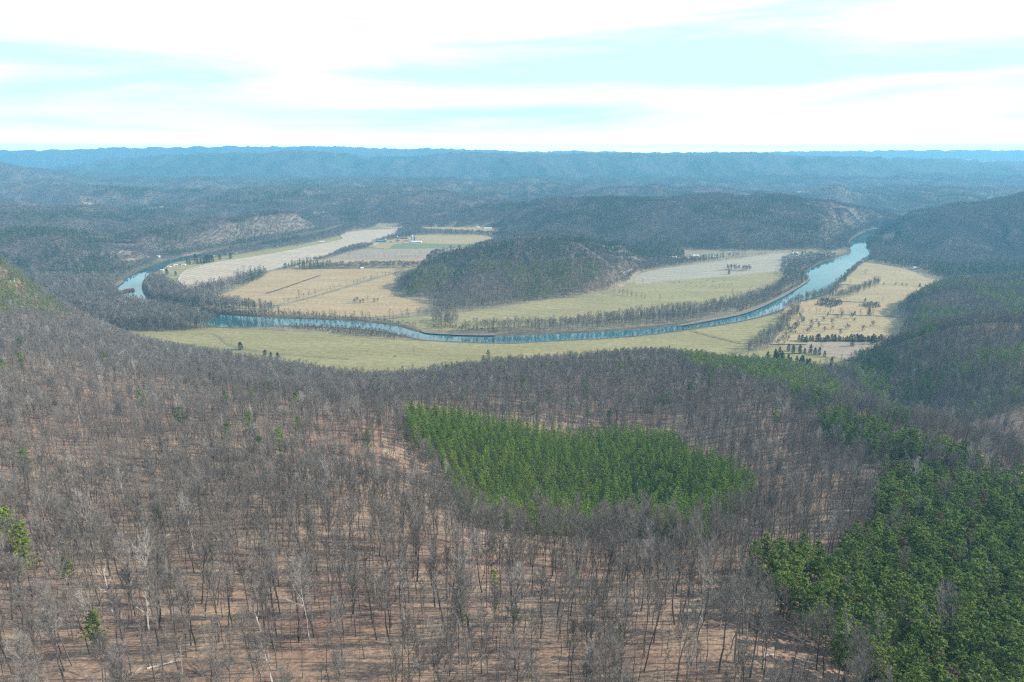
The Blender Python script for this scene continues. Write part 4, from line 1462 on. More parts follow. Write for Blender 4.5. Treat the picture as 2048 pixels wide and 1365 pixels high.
HOUSES = [
    (846.5, 446, 11, 8, 'w', 'g', 'white house leftmost in the far row under the dark hill'),
    (868, 446.5, 12, 8, 'w', 'w', 'bright white house with white roof in the far row under the dark hill'),
    (889, 448, 16, 9, 'w', 'r', 'house with red roof in the far row under the dark hill'),
    (934, 456, 9, 7, 'c', 'g', 'small cream house alone between the far fields and dark hill'),
    (956, 455.5, 10, 8, 'w', 'w', 'white house left of the long white barn under the hill'),
    (976, 458.5, 30, 10, 'w', 'w', 'long white barn at the right end of the far farm'),
    (992, 460.5, 13, 9, 'r', 'r', 'bright red barn at the right end of the far farm'),
    (1300, 514, 10, 8, 'b', 'b', 'brown cottage at the left end of the hillside hamlet'),
    (1338, 513, 15, 9, 'y', 'g', 'grey roofed house in the hillside hamlet below the clearing'),
    (1348, 517, 13, 8, 'w', 'w', 'white house between the grey roofed and red roofed houses'),
    (1352, 522, 12, 8, 'w', 'r', 'lowest house of the hamlet with red roof'),
    (1373, 516, 10, 8, 'c', 'b', 'cream house with brown roof in the middle of the hamlet'),
    (1374, 520, 11, 7, 'c', 'w', 'long pale cottage below the cream house of the hamlet'),
    (1392, 514, 15, 10, 'w', 'w', 'large bright white house at the right side of the hamlet'),
    (1430, 516, 12, 8, 'w', 'w', 'white roofed house alone right of the hamlet'),
    (1589, 509, 18, 11, 'y', 'w', 'barn with bright white roof at the top corner of the grey stubble field'),
    (1832, 538, 15, 9, 'w', 'w', 'white farmhouse among trees at the right edge of the valley'),
    (1824, 540, 9, 6, 'y', 'g', 'grey shed beside the white farmhouse on the right'),
    (1872, 575.5, 17, 8, 'b', 'w', 'open shed with white roof at the right end of the fence line'),
    (317, 516, 9, 6, 'w', 'w', 'white cottage across the upper river under the cliffs'),
    (311, 549, 7, 4, 'w', 'w', 'white trailer nearest the upper river bend'),
    (387, 521, 12, 8, 'b', 'b', 'brown house behind the dark windbreak conifers'),
    (423, 516, 9, 6, 'r', 'g', 'reddish house right of the windbreak conifers'),
    (430, 514, 9, 6, 'w', 'w', 'white cottage right of the windbreak conifers'),
    (356, 579, 6, 4, 'w', 'w', 'tiny white cabin in the woods inside the river bend'),
    (371, 581, 8, 5, 'w', 'w', 'white cabin at the left tip of the long belt of trees'),
    (416, 603, 8, 4, 'w', 'w', 'left one of two white trailers by the lower left tan field'),
    (423, 599, 8, 4, 'w', 'w', 'upper right one of two white trailers by the lower left tan field'),
    (478, 606, 8, 4, 'w', 'w', 'white trailer at the end of the track below the tan field'),
    (462, 614, 7, 4, 'y', 'w', 'pale cabin among the river trees below the tan field'),
    (552, 494, 8, 5, 'w', 'w', 'white cottage beside the upper edge of the corn stubble'),
    (596, 492, 8, 5, 'y', 'g', 'grey cottage on the grassy strip above the corn stubble'),
    (641, 485, 8, 5, 'w', 'w', 'left one of the twin white cottages near the far end of the corn stubble'),
    (646, 485, 8, 5, 'w', 'w', 'right one of the twin white cottages near the far end of the corn stubble'),
    (724, 538, 7, 5, 'w', 'w', 'tiny white shed at the foot of the middle tree belt'),
]
WALLS = {'w': M_WHITE, 'c': M_CREAM, 'y': M_GREYW, 'b': M_WOOD, 'r': M_REDP}
ROOFS = {'w': M_WHITER, 'g': M_GREYR, 'r': M_REDP, 'b': M_BROWNR}
for k, (px, py, L, W, wl, rf, lab) in enumerate(HOUSES):
    kind = 'barn' if 'barn' in lab else 'shed' if 'shed' in lab else 'trailer' if 'trailer' in lab else 'cottage' if ('cottage' in lab or 'cabin' in lab) else 'house'
    e, ro = house(kind, px, py, L, W, 2.7 if L < 12 else 3.6, WALLS[wl], ROOFS[rf], rnd.uniform(-.4, .4), lab, kind, on_hill=1290 < px < 1440)
    if kind == 'house':
        boxes('chimney', [(L * .2, L * .2 + .8, -.4, .4, 3.8, 6.6)], M_BROWNR, e)
RIVERSIDE = [(324.5, 542), (332.5, 541), (339, 535), (345, 533), (352, 532), (361, 531), (368.5, 531), (392, 527)]
for k, (px, py) in enumerate(RIVERSIDE):
    house('trailer', px, py, 8.5, 4, 2.6, [M_WHITE, M_CREAM, M_WHITE][k % 3], [M_WHITER, M_REDP, M_WHITER, M_GREYR][k % 4], rnd.uniform(-.3, .3),
          'small camping trailer in the row by the left river bend', 'trailer', group='trailers in a row along the upper river')
for k, (px, py) in enumerate([(472, 507), (478, 505.5), (484, 504), (489, 503), (497, 502)]):
    house('cottage', px, py, 8, 5, 2.6, M_WHITE, M_WHITER, .3, 'small white cottage in the row above the middle of the corn stubble', 'cottage', group='white cottages above the corn stubble')
e, ro = house('hill_cabin', 22.5, 563, 7, 6, 3.0, M_WHITE, M_GREENR, .4, 'white cabin with dark green roof on the steep left hillside', 'cabin', on_hill=True)

# ---- truck and bridge
a3, b3 = at(1740, 461, 2560), at(1812, 457, 2620)
bx, by = (a3[0] + b3[0]) / 2, (a3[1] + b3[1]) / 2
bl = math.hypot(b3[0] - a3[0], b3[1] - a3[1])
ba = math.atan2(b3[1] - a3[1], b3[0] - a3[0])
br = root('road_bridge', bx, by, 9.0, ba, label='long low road bridge crossing the far end of the river', category='bridge')
boxes('deck', [(-bl / 2, bl / 2, -4.5, 4.5, -1.0, 0)], M_CONC, br)
boxes('road_surface', [(-bl / 2, bl / 2, -3.6, 3.6, .004, .06)], M_ASPH, br)
for s in (-1, 1):
    boxes('railing', [(-bl / 2, bl / 2, s * 4.3 - .1, s * 4.3 + .1, .9, 1.1)] + [(-bl / 2 + i * bl / 40, -bl / 2 + i * bl / 40 + .15, s * 4.3 - .08, s * 4.3 + .08, .01, .9) for i in range(40)], M_STEEL, br)
boxes('girder', [(-bl / 2, bl / 2, y0, y0 + .5, -2.6, -1.01) for y0 in (-3.5, -.2, 3)], M_STEEL, br)
for i in range(6):
    xx = -bl / 2 + (i + .5) * bl / 6
    boxes('pier', [(xx - .8, xx + .8, -3.8, 3.8, -14, -2.61)], M_CONC, br)
tk = root('box_truck', bx + math.cos(ba) * bl * .26, by + math.sin(ba) * bl * .26, 9.1, ba, label='white box truck crossing the distant bridge', category='truck')
boxes('cargo_box', [(-5.5, 3.0, -1.25, 1.25, 1.1, 3.9)], M_WHITE, tk)
boxes('cab', [(3.15, 5.2, -1.15, 1.15, .7, 2.9)], M_WHITE, tk)
boxes('windscreen', [(5.18, 5.24, -1.0, 1.0, 1.9, 2.7)], M_GLASS, tk)
boxes('chassis', [(-5.4, 5.0, -.5, .5, .5, .69)], M_BLACK, tk)
for xx in (-4.3, -3.1, 4.2):
    for yy in (-1.05, 1.05):
        g_ = Geo()
        g_.tube([(xx, yy - .15, .5), (xx, yy - .149, .5), (xx, yy + .149, .5), (xx, yy + .15, .5)], [.01, .5, .5, .01], 12)
        link('wheel', g_.mesh('wheel', M_BLACK), tk)

# ---- utility pole by the farm track
x, y = flat(924, 481, 0)
up_ = root('utility_pole', x, y, 0, .4, label='wooden utility pole in the pale field right of the farm', category='pole')
g_ = Geo(); g_.tube([(0, 0, -1), (0, 0, 12)], [.2, .13], 8)
link('pole', g_.mesh('pole', M_WOOD), up_)
boxes('crossarm', [(-1.3, 1.3, .14, .30, 10.8, 11.05)], M_WOOD, up_)

# ---- cattle
def skin_mesh(name, verts, edges, radii, mat, sub=1):
    me = bpy.data.meshes.new(name + '_bones')
    me.from_pydata(verts, edges, [])
    o = bpy.data.objects.new(name + '_bones', me)
    col.objects.link(o)
    o.modifiers.new('skin', 'SKIN')
    for k, r in enumerate(radii):
        me.skin_vertices[0].data[k].radius = (r, r)
    me.skin_vertices[0].data[0].use_root = True
    sb = o.modifiers.new('sub', 'SUBSURF')
    sb.levels = sb.render_levels = sub
    dg = bpy.context.evaluated_depsgraph_get()
    out = bpy.data.meshes.new_from_object(o.evaluated_get(dg))
    out.name = name
    out.materials.clear()
    out.materials.append(mat)
    bpy.data.objects.remove(o)
    bpy.data.meshes.remove(me)
    return out


cow_me = skin_mesh('cow', [(0, 0, 1.05), (.65, 0, 1.08), (-.65, 0, 1.08), (1.0, 0, 1.1), (1.35, 0, .8), (1.6, 0, .5), (.7, .22, .6), (.72, .22, .02), (.7, -.22, .6), (.66, -.22, .02), (-.7, .22, .65), (-.78, .22, .35), (-.72, .22, .02), (-.7, -.22, .65), (-.80, -.22, .35), (-.76, -.22, .02), (-.95, 0, 1.05), (-1.0, 0, .5)],
                   [(0, 1), (0, 2), (1, 3), (3, 4), (4, 5), (1, 6), (6, 7), (1, 8), (8, 9), (2, 10), (10, 11), (11, 12), (2, 13), (13, 14), (14, 15), (2, 16), (16, 17)],
                   [.40, .38, .37, .2, .15, .09, .12, .06, .12, .06, .16, .08, .06, .16, .08, .06, .06, .03], M_BLACK)
COWS = [(1347.7, 567), (1372, 570.5), (1393, 572), (1408, 572), (1402.6, 567.5), (1382, 568), (1358.7, 565), (1415, 562), (1426, 564), (1439, 570.5), (1447, 573.5), (1448, 561.5), (1439, 575), (1412, 569), (1424, 572), (1432, 573), (1456, 571), (1463, 569)]
for px, py in COWS:
    x, y = flat(px, py, .4)
    o = link('cow', cow_me, None, label='black cow grazing in the green pasture inside the river loop', category='cow', group='cattle in the middle pasture')
    o.location = (x, y, GZ2 + .0)
    o.scale = (1.25,) * 3
    o.rotation_euler = (0, 0, rnd.uniform(0, 6.28))
x, y = flat(790.5, 714, .4)
o = link('cow', cow_me, None, label='lone black cow on the near meadow close to the wood edge', category='cow')
o.location = (x, y, .27)
o.rotation_euler = (0, 0, 2.9)
o.scale = (1.3,) * 3

# ---- bird flying over the near slope
bp_ = at(888, 1202, 128)
bd = root('black_bird', bp_[0], bp_[1], bp_[2], 2.3, label='black bird gliding low over the near woods', category='bird')
bd.rotation_euler = (.25, -.35, 2.5)
body = skin_mesh('body', [(0, 0, 0), (.22, 0, .02), (.33, 0, .05), (.40, 0, .03), (-.22, 0, 0), (-.42, 0, -.01)], [(0, 1), (1, 2), (2, 3), (0, 4), (4, 5)], [.10, .07, .05, .015, .06, .05], M_FEATH)
link('body', body, bd)
for s in (-1, 1):
    wv = []
    for zz in (0, .015):
        wv += [(.13, s * .06, .03 + zz), (.20, s * .40, .12 + zz), (.08, s * .85, .20 + zz), (-.06, s * .80, .19 + zz), (-.02, s * .62, .16 + zz), (-.16, s * .35, .10 + zz), (-.16, s * .06, .02 + zz)]
    n_ = 7
    fs = [tuple(range(n_)), tuple(range(2 * n_ - 1, n_ - 1, -1))]
    sd_ = [(i, (i + 1) % n_, (i + 1) % n_ + n_, i + n_) for i in range(n_)]
    me = bpy.data.meshes.new('wing')
    me.from_pydata(wv, [], fs + sd_)
    me.materials.append(M_FEATH)
    link('wing', me, bd)

if TREES:
    # ---- round cedars on the near meadow
    def fplant(name, kd, px, py, hpx, base_h, label, cat='tree', group=None, wide=1.0, hill=False):
        x, y = hit(px, py) if hill else flat(px, py, .2)
        z = ground_z(x, y)
        d = math.hypot(x, y)
        s = hpx * d / FP / base_h * 1.03
        pr = dict(label=label, category=cat)
        if group:
            pr['group'] = group
        return plant(name, kd, x, y, s * wide, sz=s, z=max(z, 0), **pr)

    fplant('cedar_tree', CEDAR[0], 482, 700, 15, 9, 'largest round dark cedar standing alone on the near meadow', wide=1.15)
    fplant('cedar_tree', CEDAR[1], 530, 711, 11, 9, 'left one of the three dark cedars on the near meadow', wide=1.1)
    fplant('cedar_tree', CEDAR[2], 542, 713.5, 9.5, 9, 'middle one of the three dark cedars on the near meadow', wide=.95)
    fplant('cedar_tree', CEDAR[0], 556, 716, 10.5, 9, 'right one of the three dark cedars on the near meadow', wide=1.25)
    fplant('field_tree', FIELDT[0], 828, 707, 13, 15, 'taller small bare tree on the near meadow left of the spur')
    fplant('field_tree', FIELDT[1], 845, 705, 9, 15, 'smaller bare tree right of the taller one on the near meadow')
    fplant('field_tree', FIELDT[2], 465, 693, 10, 15, 'small bare tree left of the largest round cedar')
    for k, px in enumerate([r_ for r_ in np.r_[np.arange(1597, 1626, 5.5), np.arange(1632, 1766, 4.4)]]):
        fplant('cedar_tree', CEDAR[k % 3], px + rnd.uniform(-1.5, 1.5), 684 + rnd.uniform(-2, 2), rnd.uniform(9, 16), 9, 'dark cedar in the straight row below the striped field', group='cedars in a row', wide=rnd.uniform(.7, 1))
    cl = [(1534.6, 723), (1559, 713), (1576.5, 704), (1586, 709), (1599, 709), (1609, 708), (1620, 708), (1630, 711), (1638, 712), (1649, 716), (1652.6, 744), (1660, 741), (1662, 731)]
    for k in range(30):
        u_ = rnd.random()
        cl.append((1546 + 84 * u_ + rnd.uniform(-4, 4), 721 + 18 * u_ + rnd.uniform(-5, 6)))
    for k, (px, py) in enumerate(cl):
        fplant('cedar_tree', CEDAR[k % 3], px, py, rnd.uniform(11, 20), 9, 'dark cedar in the loose cluster on the lowest green field', group='cedars in a loose cluster', wide=rnd.uniform(.6, .85))
    for px, py, h_, lab in ((1704, 694, 14, 'single cedar below the middle of the cedar row'), (1744, 690, 16, 'single cedar below the right end of the cedar row'), (1737.7, 632, 13, 'tall cedar at the upper edge of the striped field'), (1709, 631, 8, 'short cedar left of the tall one at the upper edge of the striped field'),
                            (1730, 604, 7, 'round cedar between the two brush patches in the rough tan field'), (1458, 549, 9, 'lone dark cedar in the grey stubble field'), (1839, 575, 7, 'dark cedar on the fence line left of the open shed'), (461.5, 518, 11, 'dark conifer alone on the upper edge of the corn stubble'),
                            (334, 550, 11, 'left one of two dark conifers by the river trailers'), (351.6, 552, 8, 'right one of two dark conifers by the river trailers'), (450, 509, 9, 'round conifer behind the upper edge of the corn stubble'), (439.5, 520, 10, 'paler conifer at the right end of the windbreak')):
        fplant('cedar_tree', CEDAR[int(px) % 3], px, py, h_, 9, lab, wide=.9)
    for k, (px, py, h_) in enumerate([(375, 529, 10), (380, 530, 9), (392, 525, 15), (396, 529, 9), (402, 528, 9), (408, 528, 11), (412, 527, 14), (417, 526, 15), (421, 525, 14), (426, 524, 12)]):
        fplant('windbreak_conifer', CEDAR[k % 3], px, py, h_, 9, 'dark conifer in the windbreak at the left end of the corn stubble', group='windbreak conifers', wide=.75)
    # ---- bushes of the striped field
    for k, (px, py) in enumerate([(1599, 638), (1607, 648), (1576.5, 661), (1592, 659), (1559, 663), (1622, 661), (1637.5, 656), (1649, 664), (1647, 644), (1664, 650), (1664, 660), (1673.6, 639), (1683, 636), (1704, 639), (1694.5, 660), (1708, 645), (1725, 664), (1603, 640), (1622, 652), (1632, 645), (1745, 655), (1614, 668), (1680, 670), (1590, 670), (1655, 634)]):
        fplant('bush', BUSH[k % 4], px, py, rnd.uniform(5, 9), 3.2, 'dark leafless bush scattered on the striped tan field', 'bush', 'bushes dotted over the striped field', wide=rnd.uniform(.8, 1.1))
    for k, (px, py, h_) in enumerate([(709, 607, 6), (714, 604, 7), (720, 608, 6), (727, 606, 6), (748, 606, 6), (755, 604, 5)]):
        fplant('bush', BUSH[k % 4], px, py, h_, 3.2, 'dark bush in the small clump on the tan field left of the wooded hill', 'bush', 'bushes of the tan field clump')
    for px, py, h_, lab in ((736, 606, 15, 'bare tree rising from the bush clump on the tan field'), (598, 598, 16, 'broad bare tree on the hedgerow between the two tan fields'), (617.6, 590, 11, 'bare tree right of the broad one on the hedgerow between the tan fields'), (615, 607, 11, 'slender bare tree just below the hedgerow between the tan fields'),
                            (841, 509, 8, 'small lone tree on the brown field below the farm'), (478, 557, 17, 'left tree of the big rounded group between corn and tan field'), (489, 556, 22, 'largest rounded bare tree between corn stubble and tan field'), (501, 553, 19, 'second rounded tree right of the largest between corn and tan field'), (520, 549, 17, 'right tree of the big rounded group between corn and tan field'),
                            (1319, 603, 14, 'lone bare tree in the pasture at the end of the short hedgerow'), (1351.6, 664, 9, 'single bare tree on the near river bank'), (1464, 592, 13, 'tall bare tree standing in the pasture above the riverside belt'), (1730, 551, 10, 'spreading bare tree in the field beyond the right bank'), (1699.6, 569, 9, 'small bare tree near the right bank tree row'),
                            (1765, 606, 11, 'upright bare tree in the right brush patch'), (1285, 567, 9, 'rounded tree at the tip of the wooded hill'), (1640, 702, 22, 'pale spreading tree below the cedar row'), (1700, 726, 18, 'large pale tree near the small pond')):
        fplant('field_tree', FIELDT[int(px) % 5], px, py, h_, 15, lab, wide=1.15 if 'round' in lab or 'broad' in lab or 'spread' in lab else .9)
    for k, (px, py) in enumerate([(1455, 541), (1462, 540), (1470, 540), (1476, 541), (1486, 542), (1492, 542), (1499, 541)]):
        fplant('bush', BUSH[k % 4], px, py, 7, 3.2, 'brown thicket bush in the grey stubble field', 'bush', 'bushes in the grey stubble field', wide=1.2)
    for k, (px, py) in enumerate([(1790.5, 571.5), (1804, 572), (1812, 572.5), (1767, 571), (1850, 575)]):
        fplant('bush', BUSH[k % 4], px, py, 3.5, 3.2, 'small dark bush on the fence line across the right fields', 'bush', 'bushes along the right fence line')

    # ---- lone pines among the bare trees
    LONE = [(39, 691), (7, 739), (44, 732), (208, 722), (280, 807), (449, 800), (506, 807), (537, 777), (591, 807), (360, 835), (595, 852), (456, 865), (499, 852), (516, 889), (560, 893), (564, 923), (51, 930),
            (896, 749), (867, 762), (967, 725), (977, 711), (1002, 730), (1014, 762), (1045, 766), (1049, 793), (1031, 776), (927, 791), (1096, 797), (1067, 820), (1137, 810), (1173, 793), (1175, 824), (1216, 838), (1320, 803), (1339, 800), (1168, 776), (1093, 735), (1141, 715), (734, 885),
            (1550, 840), (1565, 835), (1240, 745), (1290, 740), (1260, 725), (1380, 780), (1420, 770)]
    for px, py in LONE:
        x, y = hit(px, py, 11)
        plant('pine_tree', WPINE[int(px) % 6], x, y, rnd.uniform(1.2, 1.5), category='tree', group='scattered pines among the bare trees', label='single green pine standing out among the leafless trees of the middle slopes')
    for px, py, s_, kd, lab in ((20, 1058, 1.75, YPINE[0], 'bright yellow green pine at the left edge of the near woods'), (45, 1108, 1.7, YPINE[1], 'second yellow green pine just below the one at the left edge'), (185, 1245, 1.0, WPINE[0], 'low dark green pine near the bottom left corner'), (130, 1135, .85, WPINE[1], 'faint dull pine right of the yellow green pines'),
                                (990, 1162, .75, YPINE[0], 'leaning yellow green pine in the middle of the near slope'), (1150, 1158, .65, YPINE[1], 'small yellow green pine right of the middle one on the near slope'), (925, 1230, .6, YPINE[0], 'thin young pine below the leaning pine of the near slope'), (992, 1212, .5, YPINE[1], 'little pine directly below the leaning pine'),
                                (1240, 1275, .6, WPINE[2], 'small dull green pine low on the near slope right of centre'), (1030, 1225, .5, WPINE[3], 'short greyish pine beside the little pine of the near slope')):
        x, y = hit(px, py, 10 * s_)
        plant('pine_tree', kd, x, y, s_, category='tree', label=lab)
    # ---- bleached dead trees and logs
    for k, (px, py, s_, lab) in enumerate([(547, 1362, .9, 'bleached dead tree at the bottom edge right of the corner'), (300, 1262, 1.0, 'pale dead snag with bent limbs near the lower left'), (226, 1225, 1.0, 'bleached leaning snag left of the other pale snags'), (523, 1262, .9, 'short white dead tree above the bottom edge'),
                                           (581, 1165, .8, 'thin pale snag among the left near trees'), (492, 1030, .9, 'white topped snag in the left middle woods'), (164, 870, 1.0, 'pale dead tree in the far left woods'), (1400, 1262, .7, 'small white snag right of the near slope centre')]):
        x, y = hit(px, py, 0)
        plant('dead_tree', DEAD[k % 3], x, y, s_, category='dead tree', label=lab)
    for k, (px, py, L_, a_, lab) in enumerate([(1575, 1272, 9, 2.4, 'pale fallen log beside the lower edge of the right pine wood'), (372, 899, 12, .04, 'long bleached log lying in the left middle woods'), (1538, 1312, 4, .4, 'short white log near the bottom right of the leaf covered slope'), (330, 1330, 8, .5, 'grey fallen trunk near the bottom left corner')]):
        x, y = hit(px, py, 0)
        z = ground_z(x, y)
        dx, dy = math.cos(a_) * L_ / 2, math.sin(a_) * L_ / 2
        g_ = Geo()
        za, zb = ground_z(x - dx, y - dy) + .2, ground_z(x + dx, y + dy) + .25
        g_.tube([(x - dx, y - dy, za), (x, y, (za + zb) / 2 + .1), (x + dx * .9, y + dy * .95, zb)], [.26, .22, .1], 7)
        g_.tube([(x + dx * .3, y + dy * .3, z + .3), (x + dx * .6 + .6, y + dy * .6 + 1.2, z + 1.6)], [.09, .03], 4)
        g_.tube([(x + dx * .55, y + dy * .55, z + .3), (x + dx * .9 - .8, y + dy * .9 - .7, z + 1.3)], [.07, .02], 4)
        link('fallen_log', g_.mesh('fallen_log', M_DEAD), None, category='log', label=lab)

    # ---- brush that nobody could count
    BR = []
    for pl, sp in (([(1628, 612), (1645, 598), (1683, 603), (1684, 612), (1660, 617)], 4), ([(1718, 614), (1735, 606), (1758, 608), (1762, 616), (1740, 619)], 4), ([(855, 655), (960, 662), (1060, 668), (1000, 664), (900, 652)], 6),
                   ([(600, 648), (700, 653), (780, 664), (830, 676), (780, 677), (700, 671), (600, 660), (560, 655)], 5), ([(1480, 625), (1560, 592), (1612, 566), (1618, 556), (1606, 553), (1590, 572), (1545, 594), (1470, 616)], 6),
                   ([(430, 626), (600, 636), (760, 643), (840, 655), (830, 648), (700, 634), (520, 622)], 6), ([(1545, 690), (1600, 640), (1610, 640), (1570, 690)], 6), ([(1640, 720), (1770, 700), (1700, 730)], 9), ([(1560, 520), (1690, 512), (1620, 540), (1600, 556), (1570, 560)], 7)):
        Q = np.array([flat(*p) for p in pl])
        gx, gy = np.meshgrid(np.arange(Q[:, 0].min(), Q[:, 0].max(), sp), np.arange(Q[:, 1].min(), Q[:, 1].max(), sp))
        gx, gy = (gx + rs.uniform(-.5, .5, gx.shape) * sp).ravel(), (gy + rs.uniform(-.5, .5, gy.shape) * sp).ravel()
        m = inpoly(gx, gy, Q) & ~inpoly(gx, gy, RIVER)
        BR.append(np.c_[gx[m], gy[m], height(gx[m], gy[m])])
    BR = np.vstack(BR)
    scatter('riverside_brush', [(BUSH, BR, rs.uniform(.5, 1.1, len(BR)))], label='low brown brush along the river banks and in the rough fields')


# ---- sand bars, track, ditch, island
def ribbon(name, pts, wid, mat, z, lab):
    P = dens([flat(*p) for p in pts], 24)
    v, q = [], []
    for i, p in enumerate(P):
        d = P[min(i + 1, 23)] - P[max(i - 1, 0)]
        d = d / np.linalg.norm(d)
        nrm = np.array([-d[1], d[0]]) * wid / 2 * (1 + .25 * math.sin(i * 1.7))
        v += [(*(p - nrm), z), (*(p + nrm), z)]
    for i in range(23):
        q.append((2 * i, 2 * i + 2, 2 * i + 3, 2 * i + 1))
    link(name, mesh_np(name, v, [q], [mat]), None, kind='structure', label=lab)


ribbon('track', [(357, 563), (364, 550), (378, 540), (400, 534)], 6, M_TRACK, 1.6, 'pale dirt track round the left end of the corn stubble')
ribbon('track', [(681, 469), (684, 474), (688, 478), (676, 484)], 8, M_TRACK, 1.6, 'pale track at the far bend of the corn stubble')
ribbon('track', [(746, 493), (760, 487), (790, 486), (820, 487), (850, 485)], 8, M_TRACK, 1.7, 'farm lane in front of the barns')
ribbon('track', [(408, 592), (425, 599), (450, 604), (500, 611)], 4, M_TRACK, 1.7, 'thin track to the trailers below the tan field')
ribbon('ditch', [(534, 588), (560, 580), (600, 566), (641, 552)], 5, M_DITCH, 1.7, 'dark ditch line crossing the tan field')
ribbon('ditch', [(1380, 662), (1420, 673), (1480, 688)], 2.5, M_DITCH, 1.8, 'thin fence line across the near meadow')
ribbon('track', [(395, 672), (420, 668), (440, 676), (462, 692), (530, 706), (700, 720)], 1.0, M_DITCH, 1.8, 'faint worn path across the near meadow')
for lab, pl in (('sand bar on the inner river bank below the pasture', [(840, 660), (862, 658), (900, 661), (950, 665), (990, 668), (985, 671), (940, 671), (890, 669), (850, 666)]),
                ('brown sand bar along the left bank of the right river reach', [(1350, 652), (1400, 641), (1470, 626), (1530, 606), (1570, 586), (1600, 568), (1612, 556), (1621, 556), (1612, 566), (1590, 580), (1560, 597), (1520, 616), (1480, 630), (1420, 642), (1370, 651)]),
                ('yellow sand bar at the left river bend', [(220, 574), (232, 566), (246, 560), (246, 565), (236, 572), (226, 577)])):
    P = dens([flat(*p) for p in pl] + [flat(*pl[0])], 70)[:-1]
    v, f = triangulated(P, .12)
    link('sand_bar', mesh_np('sand_bar', v, [f], [M_SAND]), None, kind='structure', label=lab)
c0 = np.array(flat(254, 582))
v, t = [(c0[0], c0[1], -.5)], []
for r_, z in ((.5, -1.0), (1, -1.8)):
    for k in range(20):
        a_ = k / 20 * 2 * math.pi
        v.append((c0[0] + math.cos(a_) * 13 * r_ * (1 + .2 * math.sin(3 * a_)), c0[1] + math.sin(a_) * 21 * r_ * (1 + .15 * math.cos(2 * a_)), z))
for k in range(20):
    t += [(0, 1 + k, 1 + (k + 1) % 20), (1 + k, 21 + k, 21 + (k + 1) % 20), (1 + k, 21 + (k + 1) % 20, 1 + (k + 1) % 20)]
link('island', mesh_np('island', v, [t], [M_DITCH], smooth=True), None, kind='structure', label='small gravel island in the left river bend')
if TREES:
    IB = kinds('island_bush', 2, lambda i: bare_tree(960 + i, 2.4, .05, 1.8, 9, 4, 7, .12, .8, .06, 1, .6), M_RUST, M_RUST)
    a_, r_ = rs.uniform(0, 6.28, 120), np.sqrt(rs.rand(120)) * .85
    Q = np.c_[c0[0] + np.cos(a_) * r_ * 15, c0[1] + np.sin(a_) * r_ * 24, np.full(120, -1.3)]
    scatter('island_brush', [(IB, Q, rs.uniform(.7, 1.2, 120))], label='rusty orange brush covering the small river island')


# ------------------------------------------------------------------ haze
def haze():
    x0, x1, y0, y1, z0, z1 = -28500, 28500, -5000, 14000, -8, 424
    v = [(x0, y0, z0), (x1, y0, z0), (x1, y1, z0), (x0, y1, z0), (x0, y0, z1), (x1, y0, z1), (x1, y1, z1), (x0, y1, z1)]
    f = [(0, 3, 2, 1), (4, 5, 6, 7), (0, 1, 5, 4), (1, 2, 6, 5), (2, 3, 7, 6), (3, 0, 4, 7)]
    m = bpy.data.materials.new('haze')
    m.use_nodes = True
    nt = m.node_tree
    nt.nodes.clear()
    out = nt.nodes.new('ShaderNodeOutputMaterial')
    pv = nt.nodes.new('ShaderNodeVolumePrincipled')
    pv.inputs['Color'].default_value = (.27, .68, .98, 1)
    pv.inputs['Density'].default_value = 1.1e-4
    pv.inputs['Anisotropy'].default_value = 0.1
    nt.links.new(pv.outputs[0], out.inputs['Volume'])
    me = mesh_np('haze', v, [f], [m])
    link('haze', me, kind='stuff', label='pale blue haze filling the valley air')


haze()

# ------------------------------------------------------------------ light
w = bpy.data.worlds.new("World")
scene.world = w
w.use_nodes = True
w.cycles.sampling_method = 'NONE'
nt = w.node_tree
bg = nt.nodes['Background']
bg.inputs['Strength'].default_value = .13
sky = nt.nodes.new('ShaderNodeTexSky')
sky.sky_type = 'NISHITA'
sky.sun_disc = False
sky.sun_elevation = SUN_EL
sky.sun_rotation = math.pi / 2 - SUN_AZ
sky.altitude = 300
sky.air_density = 1.0
sky.dust_density = .6
sky.ozone_density = 1.5
tc = nt.nodes.new('ShaderNodeTexCoord')
mp = nt.nodes.new('ShaderNodeMapping')
mp.inputs['Scale'].default_value = (1.5, 1.5, 15)
mp.inputs['Location'].default_value = (4.4, 2.2, 9.5)
mp.inputs['Rotation'].default_value = (0, math.radians(-2), 0)
nt.links.new(tc.outputs['Generated'], mp.inputs['Vector'])
no = nt.nodes.new('ShaderNodeTexNoise')
no.inputs['Scale'].default_value = 1.2
no.inputs['Detail'].default_value = 5
no.inputs['Roughness'].default_value = .52
no.inputs['Distortion'].default_value = .35
nt.links.new(mp.outputs['Vector'], no.inputs['Vector'])
rp = nt.nodes.new('ShaderNodeValToRGB')
rp.color_ramp.elements[0].position = .38
rp.color_ramp.elements[1].position = 1.0
rp.color_ramp.elements[0].color = (.07, .07, .07, 1)
# the clouds part in a broad band a few degrees above the horizon
sp0 = nt.nodes.new('ShaderNodeSeparateXYZ')
nt.links.new(tc.outputs['Generated'], sp0.inputs[0])
gap = nt.nodes.new('ShaderNodeValToRGB')
ge = gap.color_ramp.elements
ge[0].position, ge[0].color = .02, (.62, .62, .62, 1)
ge[1].position, ge[1].color = .45, (.22, .22, .22, 1)
for p_, c_ in ((.055, .52), (.10, .40), (.125, .40), (.16, .55), (.2, .62), (.28, .5)):
    k_ = ge.new(p_)
    k_.color = (c_, c_, c_, 1)
nt.links.new(sp0.outputs['Z'], gap.inputs['Fac'])
amp_ = nt.nodes.new('ShaderNodeMath')
amp_.operation = 'MULTIPLY_ADD'
nt.links.new(no.outputs['Fac'], amp_.inputs[0])
amp_.inputs[1].default_value = 1.1
amp_.inputs[2].default_value = -.525
sm_ = nt.nodes.new('ShaderNodeMath')
sm_.operation = 'ADD'
